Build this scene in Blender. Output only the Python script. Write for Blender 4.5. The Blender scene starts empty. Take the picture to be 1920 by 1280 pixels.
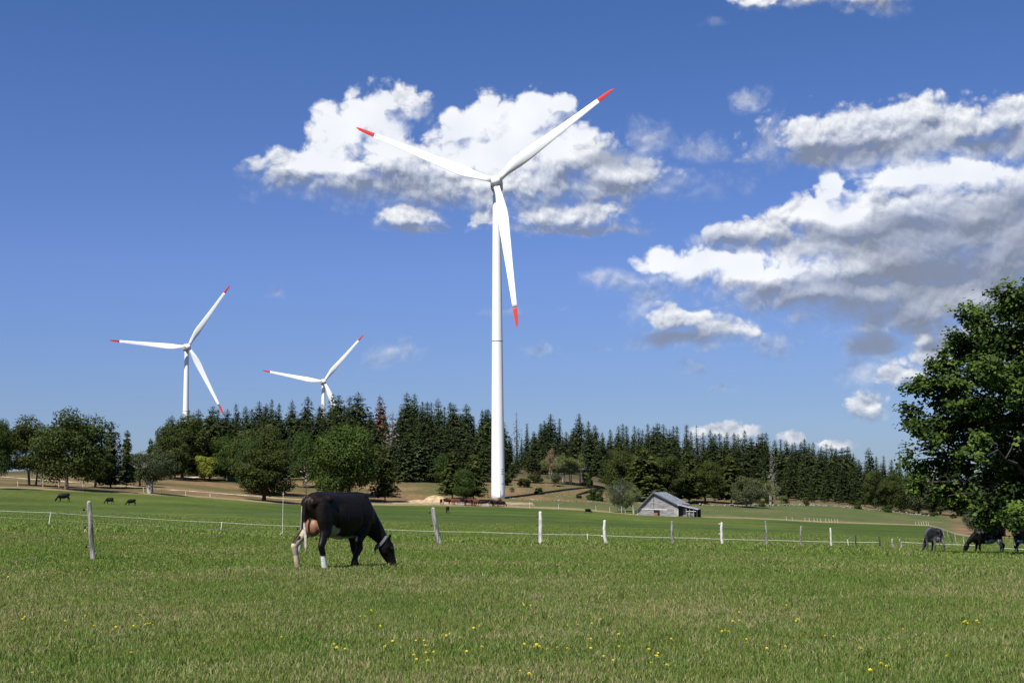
import bpy, bmesh, math, random
import numpy as np
from mathutils import Vector, Matrix, Euler

rng = np.random.default_rng(7)
random.seed(7)
scene = bpy.context.scene
COL = scene.collection

# ------------------------------------------------------------------ camera
CAM = Vector((0.0, 0.0, 1.6))
F = 50.0 / 36.0 * 1920.0                       # focal length in photo pixels
PITCH = math.atan(265.0 / F)
ROLL = math.radians(0.35)
cd = bpy.data.cameras.new('camera')
cam = bpy.data.objects.new('camera', cd)
COL.objects.link(cam)
cd.lens = 50.0
cd.sensor_width = 36.0
cd.clip_start = 0.1
cd.clip_end = 20000.0
cam.location = CAM
CM = Matrix.Rotation(math.pi / 2 + PITCH, 3, 'X') @ Matrix.Rotation(-ROLL, 3, 'Z')
cam.rotation_euler = CM.to_euler()
scene.camera = cam


def ray(px, py):
    """world direction of a photo position, scaled to horizontal length 1"""
    d = CM @ Vector(((px - 960.0) / F, (640.0 - py) / F, -1.0))
    return d / math.hypot(d.x, d.y)


def at(px, py, r):
    return CAM + ray(px, py) * r


def gx(px):
    """azimuth (x to the right of +Y) of a column at the eye level"""
    d = ray(px, 905.0)
    return math.atan2(d.x, d.y)


# ------------------------------------------------------------------ sky, sun, exposure
SUN = Vector((-0.30, -0.50, 0.82)).normalized()
sun_el = math.asin(SUN.z)
sun_az = math.atan2(SUN.x, SUN.y)              # clockwise from +Y
world = bpy.data.worlds.new("World")
scene.world = world
world.use_nodes = True
WT = world.node_tree
WT.nodes.clear()
ld = bpy.data.lights.new('sun', 'SUN')
ld.energy = 5.0
ld.angle = math.radians(0.53)
ld.color = (1.0, 0.955, 0.88)
sun = bpy.data.objects.new('sun', ld)
COL.objects.link(sun)
sun.rotation_euler = (-SUN).to_track_quat('-Z', 'Y').to_euler()
sun.location = (0, 0, 300)
vs = scene.view_settings
vs.view_transform = 'Standard'
vs.look = 'None'
vs.gamma = 1.0
vs.exposure = 0.62
vs.use_curve_mapping = False
scene.cycles.max_bounces = 6
scene.cycles.transparent_max_bounces = 8
SKY_STRENGTH = 0.072


class NT:
    """small helper that writes node chains"""
    def __init__(s, tree):
        s.t = tree
        s.n = tree.nodes
        s.l = tree.links

    def new(s, typ, **kw):
        n = s.n.new(typ)
        for k, v in kw.items():
            setattr(n, k, v)
        return n

    def put(s, sock, v):
        if v is None:
            return
        if isinstance(v, bpy.types.NodeSocket):
            s.l.new(v, sock)
        else:
            sock.default_value = v

    def m(s, op, a, b=None, c=None, clamp=False):
        n = s.new('ShaderNodeMath', operation=op, use_clamp=clamp)
        s.put(n.inputs[0], a)
        s.put(n.inputs[1], b)
        s.put(n.inputs[2], c)
        return n.outputs[0]

    def v(s, op, a, b=None, scale=None):
        n = s.new('ShaderNodeVectorMath', operation=op)
        s.put(n.inputs[0], a)
        if b is not None:
            s.put(n.inputs[1], b)
        if scale is not None:
            s.put(n.inputs['Scale'], scale)
        return n.outputs['Value'] if op in ('LENGTH', 'DOT_PRODUCT', 'DISTANCE') else n.outputs[0]

    def ramp(s, x, a, b, c=0.0, d=1.0, smooth=True):
        n = s.new('ShaderNodeMapRange', interpolation_type='SMOOTHSTEP' if smooth else 'LINEAR')
        s.put(n.inputs['Value'], x)
        n.inputs['From Min'].default_value = a
        n.inputs['From Max'].default_value = b
        n.inputs['To Min'].default_value = c
        n.inputs['To Max'].default_value = d
        return n.outputs['Result']

    def noise(s, vec, scale, detail=4, rough=0.55, dist=0.0, col=False, dim='3D', w=None, lac=2.0):
        n = s.new('ShaderNodeTexNoise', noise_dimensions=dim)
        if vec is not None:
            s.l.new(vec, n.inputs['Vector'])
        n.inputs['Scale'].default_value = scale
        n.inputs['Detail'].default_value = detail
        n.inputs['Roughness'].default_value = rough
        n.inputs['Lacunarity'].default_value = lac
        n.inputs['Distortion'].default_value = dist
        return n.outputs['Color'] if col else n.outputs['Fac']

    def mix(s, f, a, b, mode='MIX'):
        n = s.new('ShaderNodeMix', data_type='RGBA', blend_type=mode)
        s.put(n.inputs[0], f)
        for i, v in ((6, a), (7, b)):
            if isinstance(v, bpy.types.NodeSocket):
                s.l.new(v, n.inputs[i])
            else:
                n.inputs[i].default_value = (*v, 1.0) if len(v) == 3 else v
        return n.outputs[2]


def sky_world():
    N = NT(WT)
    out = N.new('ShaderNodeOutputWorld')
    sky = N.new('ShaderNodeTexSky', sky_type='NISHITA')
    sky.sun_disc = False
    sky.sun_elevation = sun_el
    sky.sun_rotation = sun_az
    sky.altitude = 1100.0
    sky.air_density = 1.0
    sky.dust_density = 0.6
    sky.ozone_density = 2.2
    bg = N.new('ShaderNodeBackground')
    hs = N.new('ShaderNodeHueSaturation')
    hs.inputs['Hue'].default_value = 0.512
    hs.inputs['Saturation'].default_value = 0.97
    hs.inputs['Value'].default_value = 1.0
    N.l.new(sky.outputs[0], hs.inputs['Color'])
    bg.inputs['Strength'].default_value = SKY_STRENGTH

    tc = N.new('ShaderNodeTexCoord')
    sep = N.new('ShaderNodeSeparateXYZ')
    N.l.new(tc.outputs['Generated'], sep.inputs[0])
    az = N.m('MULTIPLY', N.m('ARCTAN2', sep.outputs[0], sep.outputs[1]), 26.67)
    el = N.m('MULTIPLY', N.m('ARCSINE', sep.outputs[2]), 26.67)
    # clear mountain air: the blue stays deep down to the horizon all round
    cr = N.new('ShaderNodeValToRGB')
    els = cr.color_ramp.elements
    els[0].position = 0.0; els[0].color = (0.40, 0.50, 0.78, 1)
    els[1].position = 1.0; els[1].color = (0.32, 0.56, 0.92, 1)
    for p_, c_ in ((0.06, (0.45, 0.55, 0.82, 1)), (0.16, (0.53, 0.66, 0.98, 1)), (0.34, (0.42, 0.65, 0.95, 1))):
        e_ = els.new(p_); e_.color = c_
    N.l.new(N.m('DIVIDE', el, 25.0, clamp=True), cr.inputs[0])
    N.l.new(N.v('MULTIPLY', hs.outputs[0], cr.outputs[0]), bg.inputs['Color'])
    cmb = N.new('ShaderNodeCombineXYZ')
    N.put(cmb.inputs[0], az)
    N.put(cmb.inputs[1], el)
    P0 = cmb.outputs[0]

    def c2(px, py):
        d = ray(px, py).normalized()
        return (math.atan2(d.x, d.y) * 26.67, math.asin(d.z) * 26.67, 0.0)

    # cumulus lobes: centre, half width, half height in photo scale, weight
    LOBES = [
        # cloud behind the big turbine
        (560, 315, 85, 52), (640, 262, 80, 72), (700, 225, 72, 60), (752, 190, 58, 42), (735, 300, 125, 72),
        (925, 215, 52, 66), (1005, 235, 62, 62), (1045, 200, 30, 24), (860, 245, 45, 42), (910, 300, 145, 85), (1060, 305, 125, 62), (1150, 325, 85, 42),
        (940, 345, 340, 48), (840, 310, 200, 60), (640, 320, 130, 50), (980, 270, 150, 70),
        (768, 404, 62, 28), (1060, 402, 125, 36), (905, 412, 42, 20),
        # bank at the right
        (1540, 255, 75, 48), (1650, 225, 80, 46), (1725, 215, 55, 42), (1800, 240, 90, 40), (1890, 222, 70, 44), (1700, 270, 240, 42), (1950, 260, 120, 60),
        (1565, 360, 46, 44), (1520, 400, 80, 42), (1690, 335, 95, 38), (1800, 320, 130, 44), (1960, 340, 120, 70),
        (1360, 440, 40, 30), (1440, 430, 75, 42), (1600, 430, 190, 60), (1800, 450, 240, 100),
        (1245, 490, 62, 34), (1320, 500, 110, 48), (1450, 520, 180, 52), (1640, 550, 220, 62), (1820, 560, 190, 75),
        (2050, 470, 220, 150), (1740, 470, 290, 120), (1560, 470, 200, 70), (1650, 250, 230, 60), (1700, 480, 230, 95), (1600, 500, 200, 75), (1760, 580, 190, 60), (1860, 620, 120, 55), (1540, 545, 180, 45), (1720, 400, 200, 75), (1880, 480, 160, 160), (1850, 680, 80, 60), (1820, 400, 150, 80),
        (1275, 598, 85, 34), (1350, 620, 85, 36), (1500, 580, 60, 14),
        (1738, 632, 34, 17), (1760, 672, 95, 36), (1690, 700, 55, 26), (1630, 755, 42, 28), (1840, 700, 90, 60),
        (1575, 710, 22, 14),
        # small ones
        (1130, 648, 58, 19), (1352, 733, 50, 13), (1228, 275, 26, 24), (1240, 298, 17, 14),
        (1388, 192, 20, 16), (1392, 300, 28, 13), (1050, 577, 24, 9), (1140, 517, 40, 14),
        (1350, 808, 62, 17), (1400, 812, 42, 14), (1492, 824, 28, 13), (1560, 833, 40, 12),
        (1480, -10, 110, 20), (1640, -12, 80, 34), (1345, 38, 36, 12), (1660, 20, 60, 22),
    ]
    WISP = {(1228, 275), (1240, 298), (1388, 192), (1392, 300), (1050, 577), (1140, 517), (1345, 38), (1480, -5), (1650, -8), (1660, 20), (1130, 648), (1352, 733), (1575, 710), (1840, 700), (1500, 580)}
    PALE = [(920, 352, 370, 34), (680, 345, 170, 28), (1130, 350, 120, 24), (780, 426, 62, 10), (1070, 430, 130, 10)]
    GREY = [ (1640, 285, 180, 22), (1850, 272, 110, 24), (1720, 440, 260, 45),
            (1880, 400, 130, 35), (1700, 545, 260, 55), (1850, 520, 240, 110), (1700, 470, 200, 60), (1700, 580, 200, 30), (1560, 480, 110, 16), (2050, 450, 240, 160),
            (1280, 635, 100, 18), (1150, 300, 70, 20),
            (1540, 300, 70, 16), (1650, 640, 60, 24), (1800, 650, 70, 26), (1360, 450, 60, 12)]

    # warp the lookup with billowing noise so that lobes break up
    w1 = N.v('SUBTRACT', N.noise(P0, 0.9, 3, 0.55, col=True), (0.5, 0.5, 0.5))
    w2 = N.v('SUBTRACT', N.noise(P0, 3.6, 4, 0.6, col=True), (0.5, 0.5, 0.5))
    P1 = N.v('ADD', P0, N.v('MULTIPLY', w1, (0.62, 0.42, 0.0)))
    P = N.v('ADD', P1, N.v('MULTIPLY', w2, (0.26, 0.22, 0.0)))

    def field(p, lst, k):
        acc = None
        for a in lst:
            cx, cy, _ = c2(a[0], a[1])
            q = N.v('MULTIPLY_ADD', p, (100.0 / a[2], 100.0 / a[3], 0.0))
            q.node.inputs[2].default_value = (-cx * 100.0 / a[2], -cy * 100.0 / a[3], 0.0)
            e = N.m('SUBTRACT', 0.95 if (a[0], a[1]) in WISP else 1.32, N.v('LENGTH', q))
            if acc is None:
                acc = e
            else:
                acc = N.m('SMOOTH_MAX', acc, e, k)
        return acc

    def puff(p, det=3.0):
        vo = N.new('ShaderNodeTexVoronoi', feature='F1')
        N.l.new(N.v('MULTIPLY', p, (1.0, 1.15, 1.0)), vo.inputs['Vector'])
        vo.inputs['Scale'].default_value = 1.9
        vo.inputs['Detail'].default_value = det
        vo.inputs['Roughness'].default_value = 0.52
        vo.inputs['Lacunarity'].default_value = 2.1
        d2 = N.m('POWER', vo.outputs['Distance'], 1.5)
        f = N.noise(p, 1.3, 5, 0.55)
        return N.m('ADD', N.m('MULTIPLY', N.m('SUBTRACT', 0.33, d2), 0.62),
                   N.m('MULTIPLY', N.m('SUBTRACT', f, 0.5), 1.0))

    # outside the photographed part of the sky scattered cumulus goes on
    nx = N.m('ABSOLUTE', N.m('SUBTRACT', az, 0.6))
    outx = N.ramp(nx, 10.0, 14.0)
    outy = N.ramp(el, 10.6, 14.0)
    outside = N.m('MAXIMUM', outx, outy)
    sc = N.v('MULTIPLY', P0, (0.22, 0.38, 0.0))
    gen = N.m('SUBTRACT', N.m('MULTIPLY', N.noise(sc, 1.0, 3, 0.5), 4.2), 2.35)
    gen = N.m('ADD', N.m('MULTIPLY', gen, outside), N.m('MULTIPLY', N.m('SUBTRACT', 1.0, outside), -2.0))

    SOLID = [a for a in LOBES if (a[0], a[1]) not in WISP]
    THIN = [a for a in LOBES if (a[0], a[1]) in WISP] + [(1215, 262, 60, 40), (1130, 517, 60, 18), (1310, 280, 60, 30), (1450, 270, 30, 60), (1400, 190, 40, 30), (740, 660, 60, 30), (1010, 655, 40, 20), (1210, 560, 40, 60), (1180, 530, 60, 30), (1620, 700, 60, 40), (525, 545, 20, 14), (460, 315, 16, 14), (950, 578, 50, 14), (1440, 640, 60, 30), (1300, 690, 40, 20)]
    Fl = field(P, SOLID, 0.3)
    Fu = field(N.v('ADD', P, (-0.06, 0.22, 0.0)), SOLID, 0.3)
    F1 = N.m('MAXIMUM', N.m('MINIMUM', Fl, 1.15), gen)
    PF = puff(P1)
    D = N.m('ADD', F1, N.m('MULTIPLY', PF, 0.72))
    under = N.ramp(N.m('SUBTRACT', Fu, Fl), -0.08, 0.18)      # 1 on the shaded under side
    # crisp tops, soft bases
    a_top = N.ramp(D, -0.02, 0.42)
    a_base = N.ramp(D, -0.25, 0.80)
    alpha = N.m('ADD', N.m('MULTIPLY', a_top, N.m('SUBTRACT', 1.0, under)), N.m('MULTIPLY', a_base, under))
    G0 = field(P1, GREY, 0.3)
    G1 = field(P1, PALE, 0.3)
    veil = N.m('MULTIPLY', N.ramp(N.m('ADD', N.m('MAXIMUM', G0, G1), N.m('MULTIPLY', PF, 0.55)), -0.35, 1.0), 0.93)
    alpha = N.m('MAXIMUM', alpha, veil)
    tw = N.m('SUBTRACT', N.noise(P0, 1.6, 7, 0.68, 0.4), 0.5)
    wsp = N.m('MULTIPLY', N.ramp(N.m('ADD', field(P, THIN, 0.3), N.m('MULTIPLY', tw, 2.6)), 0.15, 1.7), 0.62)
    alpha = N.m('MAXIMUM', alpha, wsp)
    faint = N.ramp(N.noise(P0, 0.7, 2, 0.5), 0.3, 0.7, 0.85, 1.0)
    alpha = N.m('MULTIPLY', N.m('MULTIPLY', alpha, faint), N.ramp(el, -0.05, 0.4))
    rel = N.m('SUBTRACT', PF, puff(N.v('ADD', P1, (-0.035, 0.10, 0.0))))
    big = N.m('MAXIMUM', N.m('MINIMUM', N.m('SUBTRACT', Fl, Fu), 0.30), -0.30)
    G = G0
    g = N.ramp(N.m('ADD', G, N.m('MULTIPLY', PF, 0.25)), -0.25, 0.85)
    g = N.m('MAXIMUM', g, N.m('MULTIPLY', N.ramp(G1, -0.25, 0.85), 0.42))
    g = N.m('MAXIMUM', g, N.m('MULTIPLY', outside, 0.3))
    WHITE = [(925, 270, 130, 100), (700, 240, 120, 80), (1040, 250, 90, 70), (1575, 370, 60, 55), (1740, 320, 230, 45), (1260, 490, 90, 40), (1420, 500, 200, 30), (1560, 400, 80, 30), (620, 300, 80, 50)]
    hw = N.ramp(N.m('ADD', field(P1, WHITE, 0.3), N.m('MULTIPLY', PF, 0.35)), -0.1, 0.9)
    b = N.m('ADD', N.m('MULTIPLY', big, 0.42), 0.40)
    b = N.m('ADD', b, N.m('MULTIPLY', hw, 0.36))
    b = N.m('ADD', b, N.m('MULTIPLY', N.m('MULTIPLY', rel, N.m('SUBTRACT', 1.0, N.m('MAXIMUM', N.m('MULTIPLY', g, 0.70), N.m('MULTIPLY', hw, 0.5)))), 0.42))
    b = N.m('SUBTRACT', b, N.m('MULTIPLY', g, 0.17))
    b = N.m('MULTIPLY', b, N.ramp(el, 0.3, 3.5, 0.85, 1.0))
    b = N.m('MAXIMUM', N.m('MINIMUM', b, 0.65), 0.185)
    ccol = N.mix(N.ramp(b, 0.14, 0.58, smooth=False), (0.80, 0.93, 1.25), (0.98, 1.0, 1.03))
    cb = N.new('ShaderNodeBackground')
    N.l.new(ccol, cb.inputs['Color'])
    N.l.new(b, cb.inputs['Strength'])
    mx = N.new('ShaderNodeMixShader')
    N.l.new(alpha, mx.inputs[0])
    N.l.new(bg.outputs[0], mx.inputs[1])
    N.l.new(cb.outputs[0], mx.inputs[2])
    N.l.new(mx.outputs[0], out.inputs['Surface'])


sky_world()


# ------------------------------------------------------------------ object helpers
def tag(o, label=None, cat=None, group=None, kind=None):
    if label: o['label'] = label
    if cat: o['category'] = cat
    if group: o['group'] = group
    if kind: o['kind'] = kind
    return o


def empty(name, loc=(0, 0, 0), rz=0.0):
    o = bpy.data.objects.new(name, None)
    COL.objects.link(o)
    o.location = loc
    o.rotation_euler = (0, 0, rz)
    o.empty_display_size = 0.3
    return o


def link(name, me, parent=None, loc=(0, 0, 0), mat=None):
    o = bpy.data.objects.new(name, me)
    COL.objects.link(o)
    if parent is not None:
        o.parent = parent
    o.location = loc
    if mat is not None and not me.materials:
        me.materials.append(mat)
    return o


def copy_tree(o, parent=None):
    c = o.copy()
    COL.objects.link(c)
    if parent is not None:
        c.parent = parent
    for ch in list(KIDS.get(o.name, [])) or list(o.children):
        copy_tree(ch, c)
    return c


KIDS = {}


def mesh_np(name, V, Fc, mat=None, smooth=False, attrs=None):
    V = np.asarray(V, dtype=np.float32)
    Fc = np.asarray(Fc, dtype=np.int32)
    me = bpy.data.meshes.new(name)
    me.vertices.add(len(V))
    me.vertices.foreach_set('co', V.ravel())
    k = Fc.shape[1]
    me.loops.add(Fc.size)
    me.loops.foreach_set('vertex_index', Fc.ravel())
    me.polygons.add(len(Fc))
    me.polygons.foreach_set('loop_start', np.arange(0, Fc.size, k, dtype=np.int32))
    me.polygons.foreach_set('loop_total', np.full(len(Fc), k, dtype=np.int32))
    if smooth:
        me.polygons.foreach_set('use_smooth', np.ones(len(Fc), dtype=bool))
    me.update(calc_edges=True)
    if attrs:
        for an, (dom, typ, arr) in attrs.items():
            at_ = me.attributes.new(an, typ, dom)
            arr = np.asarray(arr, dtype=np.float32)
            if typ == 'FLOAT':
                at_.data.foreach_set('value', arr.ravel())
            else:
                at_.data.foreach_set('color', arr.ravel())
    if mat is not None:
        me.materials.append(mat)
    return me


class MB:
    """collects boxes, tubes and lathes into one mesh"""
    def __init__(s):
        s.v = []
        s.f = []

    def add(s, vs_, fs_):
        o = len(s.v)
        s.v += [tuple(p) for p in vs_]
        s.f += [tuple(i + o for i in f) for f in fs_]
        return s

    def box(s, c, size, rot=None):
        hx, hy, hz = size[0] / 2, size[1] / 2, size[2] / 2
        vs_ = [Vector((x, y, z)) for z in (-hz, hz) for y in (-hy, hy) for x in (-hx, hx)]
        if rot is not None:
            R = Euler(rot).to_matrix()
            vs_ = [R @ p for p in vs_]
        c = Vector(c)
        return s.add([p + c for p in vs_], [(0, 2, 3, 1), (4, 5, 7, 6), (0, 1, 5, 4), (2, 6, 7, 3), (0, 4, 6, 2), (1, 3, 7, 5)])

    def prism(s, poly, a, b):
        """poly: list of 3d points, extruded by the vector a->b"""
        d = Vector(b) - Vector(a)
        n = len(poly)
        p0 = [Vector(p) for p in poly]
        p1 = [p + d for p in p0]
        return s.add(p0 + p1, [tuple(range(n))[::-1], tuple(range(n, 2 * n))] + [(i, (i + 1) % n, n + (i + 1) % n, n + i) for i in range(n)])

    def tube(s, pts, radii, n=8, caps=True, flat=1.0):
        pts = [Vector(p) for p in pts]
        m = len(pts)
        if not hasattr(radii, '__len__'):
            radii = [radii] * m
        rings = []
        prev = None
        for i, p in enumerate(pts):
            t = (pts[min(i + 1, m - 1)] - pts[max(i - 1, 0)]).normalized()
            if prev is None:
                a = Vector((0, 0, 1)) if abs(t.z) < 0.9 else Vector((1, 0, 0))
                u = t.cross(a).normalized()
            else:
                u = (prev - t * prev.dot(t)).normalized()
            w = t.cross(u).normalized()
            prev = u
            rings.append([p + u * (math.cos(2 * math.pi * k / n) * radii[i]) + w * (math.sin(2 * math.pi * k / n) * radii[i] * flat) for k in range(n)])
        vs_ = [q for r in rings for q in r]
        fs_ = []
        for i in range(m - 1):
            for k in range(n):
                a, b = i * n + k, i * n + (k + 1) % n
                fs_.append((a, b, b + n, a + n))
        if caps:
            fs_.append(tuple(range(n))[::-1])
            fs_.append(tuple(range((m - 1) * n, m * n)))
        return s.add(vs_, fs_)

    def blob(s, c, r, nu=10, nv=6, jit=0.0):
        c = Vector(c)
        if not hasattr(r, '__len__'):
            r = (r, r, r)
        vs_ = [c + Vector((0, 0, -r[2]))]
        for j in range(1, nv):
            th = math.pi * j / nv - math.pi / 2
            for i in range(nu):
                ph = 2 * math.pi * i / nu
                k = 1 + random.uniform(-jit, jit)
                vs_.append(c + Vector((r[0] * k * math.cos(th) * math.cos(ph), r[1] * k * math.cos(th) * math.sin(ph), r[2] * k * math.sin(th))))
        vs_.append(c + Vector((0, 0, r[2])))
        fs_ = [(0, 1 + (i + 1) % nu, 1 + i) for i in range(nu)]
        for j in range(nv - 2):
            for i in range(nu):
                a, b = 1 + j * nu + i, 1 + j * nu + (i + 1) % nu
                fs_.append((a, b, b + nu, a + nu))
        L = len(vs_) - 1
        fs_ += [(L, 1 + (nv - 2) * nu + i, 1 + (nv - 2) * nu + (i + 1) % nu) for i in range(nu)]
        return s.add(vs_, fs_)

    def mesh(s, name, mat=None, smooth=False):
        me = bpy.data.meshes.new(name)
        me.from_pydata(s.v, [], s.f)
        if smooth:
            me.polygons.foreach_set('use_smooth', [True] * len(s.f))
        if mat:
            me.materials.append(mat)
        me.update()
        return me

    def build(s, name, mat, parent=None, loc=(0, 0, 0), smooth=False):
        return link(name, s.mesh(name, mat, smooth), parent, loc)


# ------------------------------------------------------------------ materials
def mat(name, base=(0.5, 0.5, 0.5), rough=0.6, spec=0.3, fn=None, bump=None, metallic=0.0):
    m = bpy.data.materials.new(name)
    m.use_nodes = True
    t = m.node_tree
    b = t.nodes['Principled BSDF']
    b.inputs['Base Color'].default_value = (*base, 1)
    b.inputs['Roughness'].default_value = rough
    b.inputs['Specular IOR Level'].default_value = spec
    b.inputs['Metallic'].default_value = metallic
    if fn:
        fn(NT(t), b)
    return m


def geo_pos(N):
    return N.new('ShaderNodeNewGeometry').outputs['Position']


def obj_pos(N):
    return N.new('ShaderNodeTexCoord').outputs['Object']


def attr(N, name, out='Fac'):
    n = N.new('ShaderNodeAttribute')
    n.attribute_name = name
    return n.outputs[out]


def rand_obj(N):
    return N.new('ShaderNodeObjectInfo').outputs['Random']


def add_bump(N, b, h, dist=0.02, strength=1.0):
    n = N.new('ShaderNodeBump')
    n.inputs['Distance'].default_value = dist
    n.inputs['Strength'].default_value = strength
    N.l.new(h, n.inputs['Height'])
    N.l.new(n.outputs[0], b.inputs['Normal'])


def m_noise(name, c1, c2, scale, rough=0.8, detail=4, bumpd=0.0, lo=0.35, hi=0.65, stretch=(1, 1, 1), spec=0.2, world_space=False):
    def fn(N, b):
        p = geo_pos(N) if world_space else obj_pos(N)
        p = N.v('MULTIPLY', p, stretch)
        n = N.noise(p, scale, detail, 0.6)
        N.l.new(N.mix(N.ramp(n, lo, hi), c1, c2), b.inputs['Base Color'])
        if bumpd:
            add_bump(N, b, n, bumpd)
    return mat(name, rough=rough, spec=spec, fn=fn)


M = {}

# ------------------------------------------------------------------ terrain
# ground height: for each column of the photo the height of the land at growing distance
TAB = {
    -500: [(27, 1063), (47, 992), (100, 975), (200, 950), (270, 932), (300, 912), (340, 903), (420, 896), (500, 890), (620, 884), (800, 890), (1500, 902), (6000, 904)],
    0: [(27, 1063), (47, 998), (100, 982), (200, 955), (267, 936), (300, 914), (340, 905), (420, 896), (500, 889), (620, 884), (800, 890), (1500, 902), (6000, 904)],
    300: [(27, 1064), (47, 1003), (100, 992), (200, 966), (270, 944), (320, 928), (360, 915), (430, 899), (480, 893), (560, 878), (620, 868), (800, 885), (1500, 902), (6000, 904)],
    560: [(27, 1065), (47, 1011), (100, 1003), (200, 976), (270, 960), (360, 948), (400, 936), (440, 921), (480, 903), (560, 880), (640, 865), (800, 885), (1500, 902), (6000, 904)],
    930: [(27, 1066), (47, 1022), (55, 1019), (100, 1012), (200, 982), (270, 966), (400, 950), (437, 938), (460, 925), (490, 905), (540, 888), (640, 865), (800, 885), (1500, 902), (6000, 904)],
    1100: [(27, 1066), (47, 1030), (64, 1022), (100, 1016), (200, 987), (270, 971), (390, 957), (430, 943), (470, 926), (505, 902), (550, 889), (650, 872), (800, 888), (1500, 903), (6000, 904)],
    1200: [(27, 1066), (47, 1033), (64, 1024), (100, 1017), (200, 990), (270, 976), (375, 966), (400, 962), (440, 951), (475, 941), (510, 926), (570, 914), (700, 890), (900, 895), (1500, 903), (6000, 904)],
    1400: [(27, 1066), (47, 1038), (76, 1023), (100, 1019), (200, 998), (280, 984), (375, 973), (420, 962), (480, 950), (530, 938), (600, 928), (700, 908), (900, 915), (1500, 908), (6000, 905)],
    1550: [(27, 1066), (47, 1041), (90, 1026), (110, 1021), (200, 1002), (290, 988), (385, 980), (450, 966), (520, 950), (560, 945), (620, 938), (720, 922), (900, 925), (1500, 912), (6000, 905)],
    1750: [(27, 1066), (47, 1050), (87, 1037), (110, 1029), (200, 1010), (290, 995), (385, 985), (450, 979), (520, 972), (570, 969), (650, 958), (750, 948), (900, 945), (1500, 920), (6000, 906)],
    1920: [(27, 1066), (47, 1054), (87, 1039), (110, 1030), (200, 1008), (290, 1000), (385, 992), (450, 987), (520, 980), (600, 976), (700, 968), (900, 960), (1500, 925), (6000, 906)],
    2500: [(27, 1066), (47, 1054), (87, 1042), (110, 1032), (200, 1010), (290, 1002), (385, 994), (450, 989), (520, 982), (600, 976), (700, 968), (900, 960), (1500, 925), (6000, 906)],
}
TCOLS = sorted(TAB)
RG = np.exp(np.linspace(math.log(3.0), math.log(6000.0), 420))
PXG = np.linspace(-500, 2500, 376)


def slopes():
    S = np.zeros((len(TCOLS), len(RG)))
    for i, c in enumerate(TCOLS):
        rr = np.log([p[0] for p in TAB[c]])
        # slope of the sight line, undoing the camera roll along the row
        ss = np.array([ray(c, p[1]).z for p in TAB[c]])
        zz = 1.6 + ss * np.array([p[0] for p in TAB[c]])
        z = np.interp(np.log(RG), rr, ss)
        near = RG < 27
        zn = np.interp(RG, [0, 12, 27], [0.0, 0.0, zz[0]])
        z[near] = (zn[near] - 1.6) / RG[near]
        S[i] = z
    # across columns: smooth interpolation
    out = np.zeros((len(PXG), len(RG)))
    for j in range(len(RG)):
        out[:, j] = np.interp(PXG, TCOLS, S[:, j])
    k = np.hanning(27); k /= k.sum()
    pad = np.pad(out, ((13, 13), (0, 0)), mode='edge')
    out = np.stack([np.convolve(pad[:, j], k, 'valid') for j in range(len(RG))], axis=1)
    Z = 1.6 + out * RG[None, :]
    k = np.hanning(9); k /= k.sum()
    pad = np.pad(Z, ((0, 0), (4, 4)), mode='edge')
    Zs = np.stack([np.convolve(pad[i], k, 'valid') for i in range(len(PXG))])
    Zs[:, -6:] = Z[:, -6:]
    return Zs


ZG = slopes()
AZG = np.array([gx(p) for p in PXG])


def vnoise(x, y, seed=0):
    xi = np.floor(x).astype(int); yi = np.floor(y).astype(int)
    xf = x - xi; yf = y - yi
    def h(a, b):
        n = (a * 374761393 + b * 668265263 + seed * 982451653) & 0x7fffffff
        n = ((n ^ (n >> 13)) * 1274126177) & 0x7fffffff
        return ((n ^ (n >> 16)) & 0xffff) / 65535.0
    u = xf * xf * (3 - 2 * xf); v = yf * yf * (3 - 2 * yf)
    return (h(xi, yi) * (1 - u) + h(xi + 1, yi) * u) * (1 - v) + (h(xi, yi + 1) * (1 - u) + h(xi + 1, yi + 1) * u) * v


def fbm(x, y, seed=0, o=4):
    s = 0; a = 0.5
    for i in range(o):
        s = s + a * vnoise(x * 2 ** i, y * 2 ** i, seed + i)
        a *= 0.5
    return s / (1 - 0.5 ** o)


def micro(x, y, r):
    return (fbm(x / 3.5, y / 3.5, 3, 3) - 0.5) * 0.14 * np.clip(r / 12.0, 0.3, 1.0) + (fbm(x / 0.7, y / 0.7, 9, 2) - 0.5) * 0.035


def ground_np(x, y):
    x = np.asarray(x, dtype=float); y = np.asarray(y, dtype=float)
    r = np.maximum(np.hypot(x, y), 0.5)
    az = np.clip(np.arctan2(x, y), AZG[0], AZG[-1])
    i = np.clip(np.interp(az, AZG, np.arange(len(AZG))), 0, len(AZG) - 1.001)
    j = np.clip(np.interp(np.log(r), np.log(RG), np.arange(len(RG))), 0, len(RG) - 1.001)
    i0 = i.astype(int); j0 = j.astype(int); fi = i - i0; fj = j - j0
    z = (ZG[i0, j0] * (1 - fi) + ZG[i0 + 1, j0] * fi) * (1 - fj) + (ZG[i0, j0 + 1] * (1 - fi) + ZG[i0 + 1, j0 + 1] * fi) * fj
    return z + micro(x, y, r)


def gz(x, y):
    return float(ground_np([x], [y])[0])


def on_ground(px, r):
    """ground point in the column px (photo pixels, at eye level) at the distance r"""
    d = ray(px, 930)
    x, y = d.x * r, d.y * r
    return Vector((x, y, gz(x, y)))


def hit(px, py, rmin=12.0, rmax=900.0):
    """nearest ground point seen at a photo position"""
    d = ray(px, py)
    rr = np.exp(np.linspace(math.log(rmin), math.log(rmax), 1500))
    g = ground_np(d.x * rr, d.y * rr)
    s = 1.6 + d.z * rr - g
    k = np.argmax(s < 0)
    if s[k] >= 0:
        k = len(rr) - 1
    return Vector((d.x * rr[k], d.y * rr[k], g[k])), rr[k]


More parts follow.
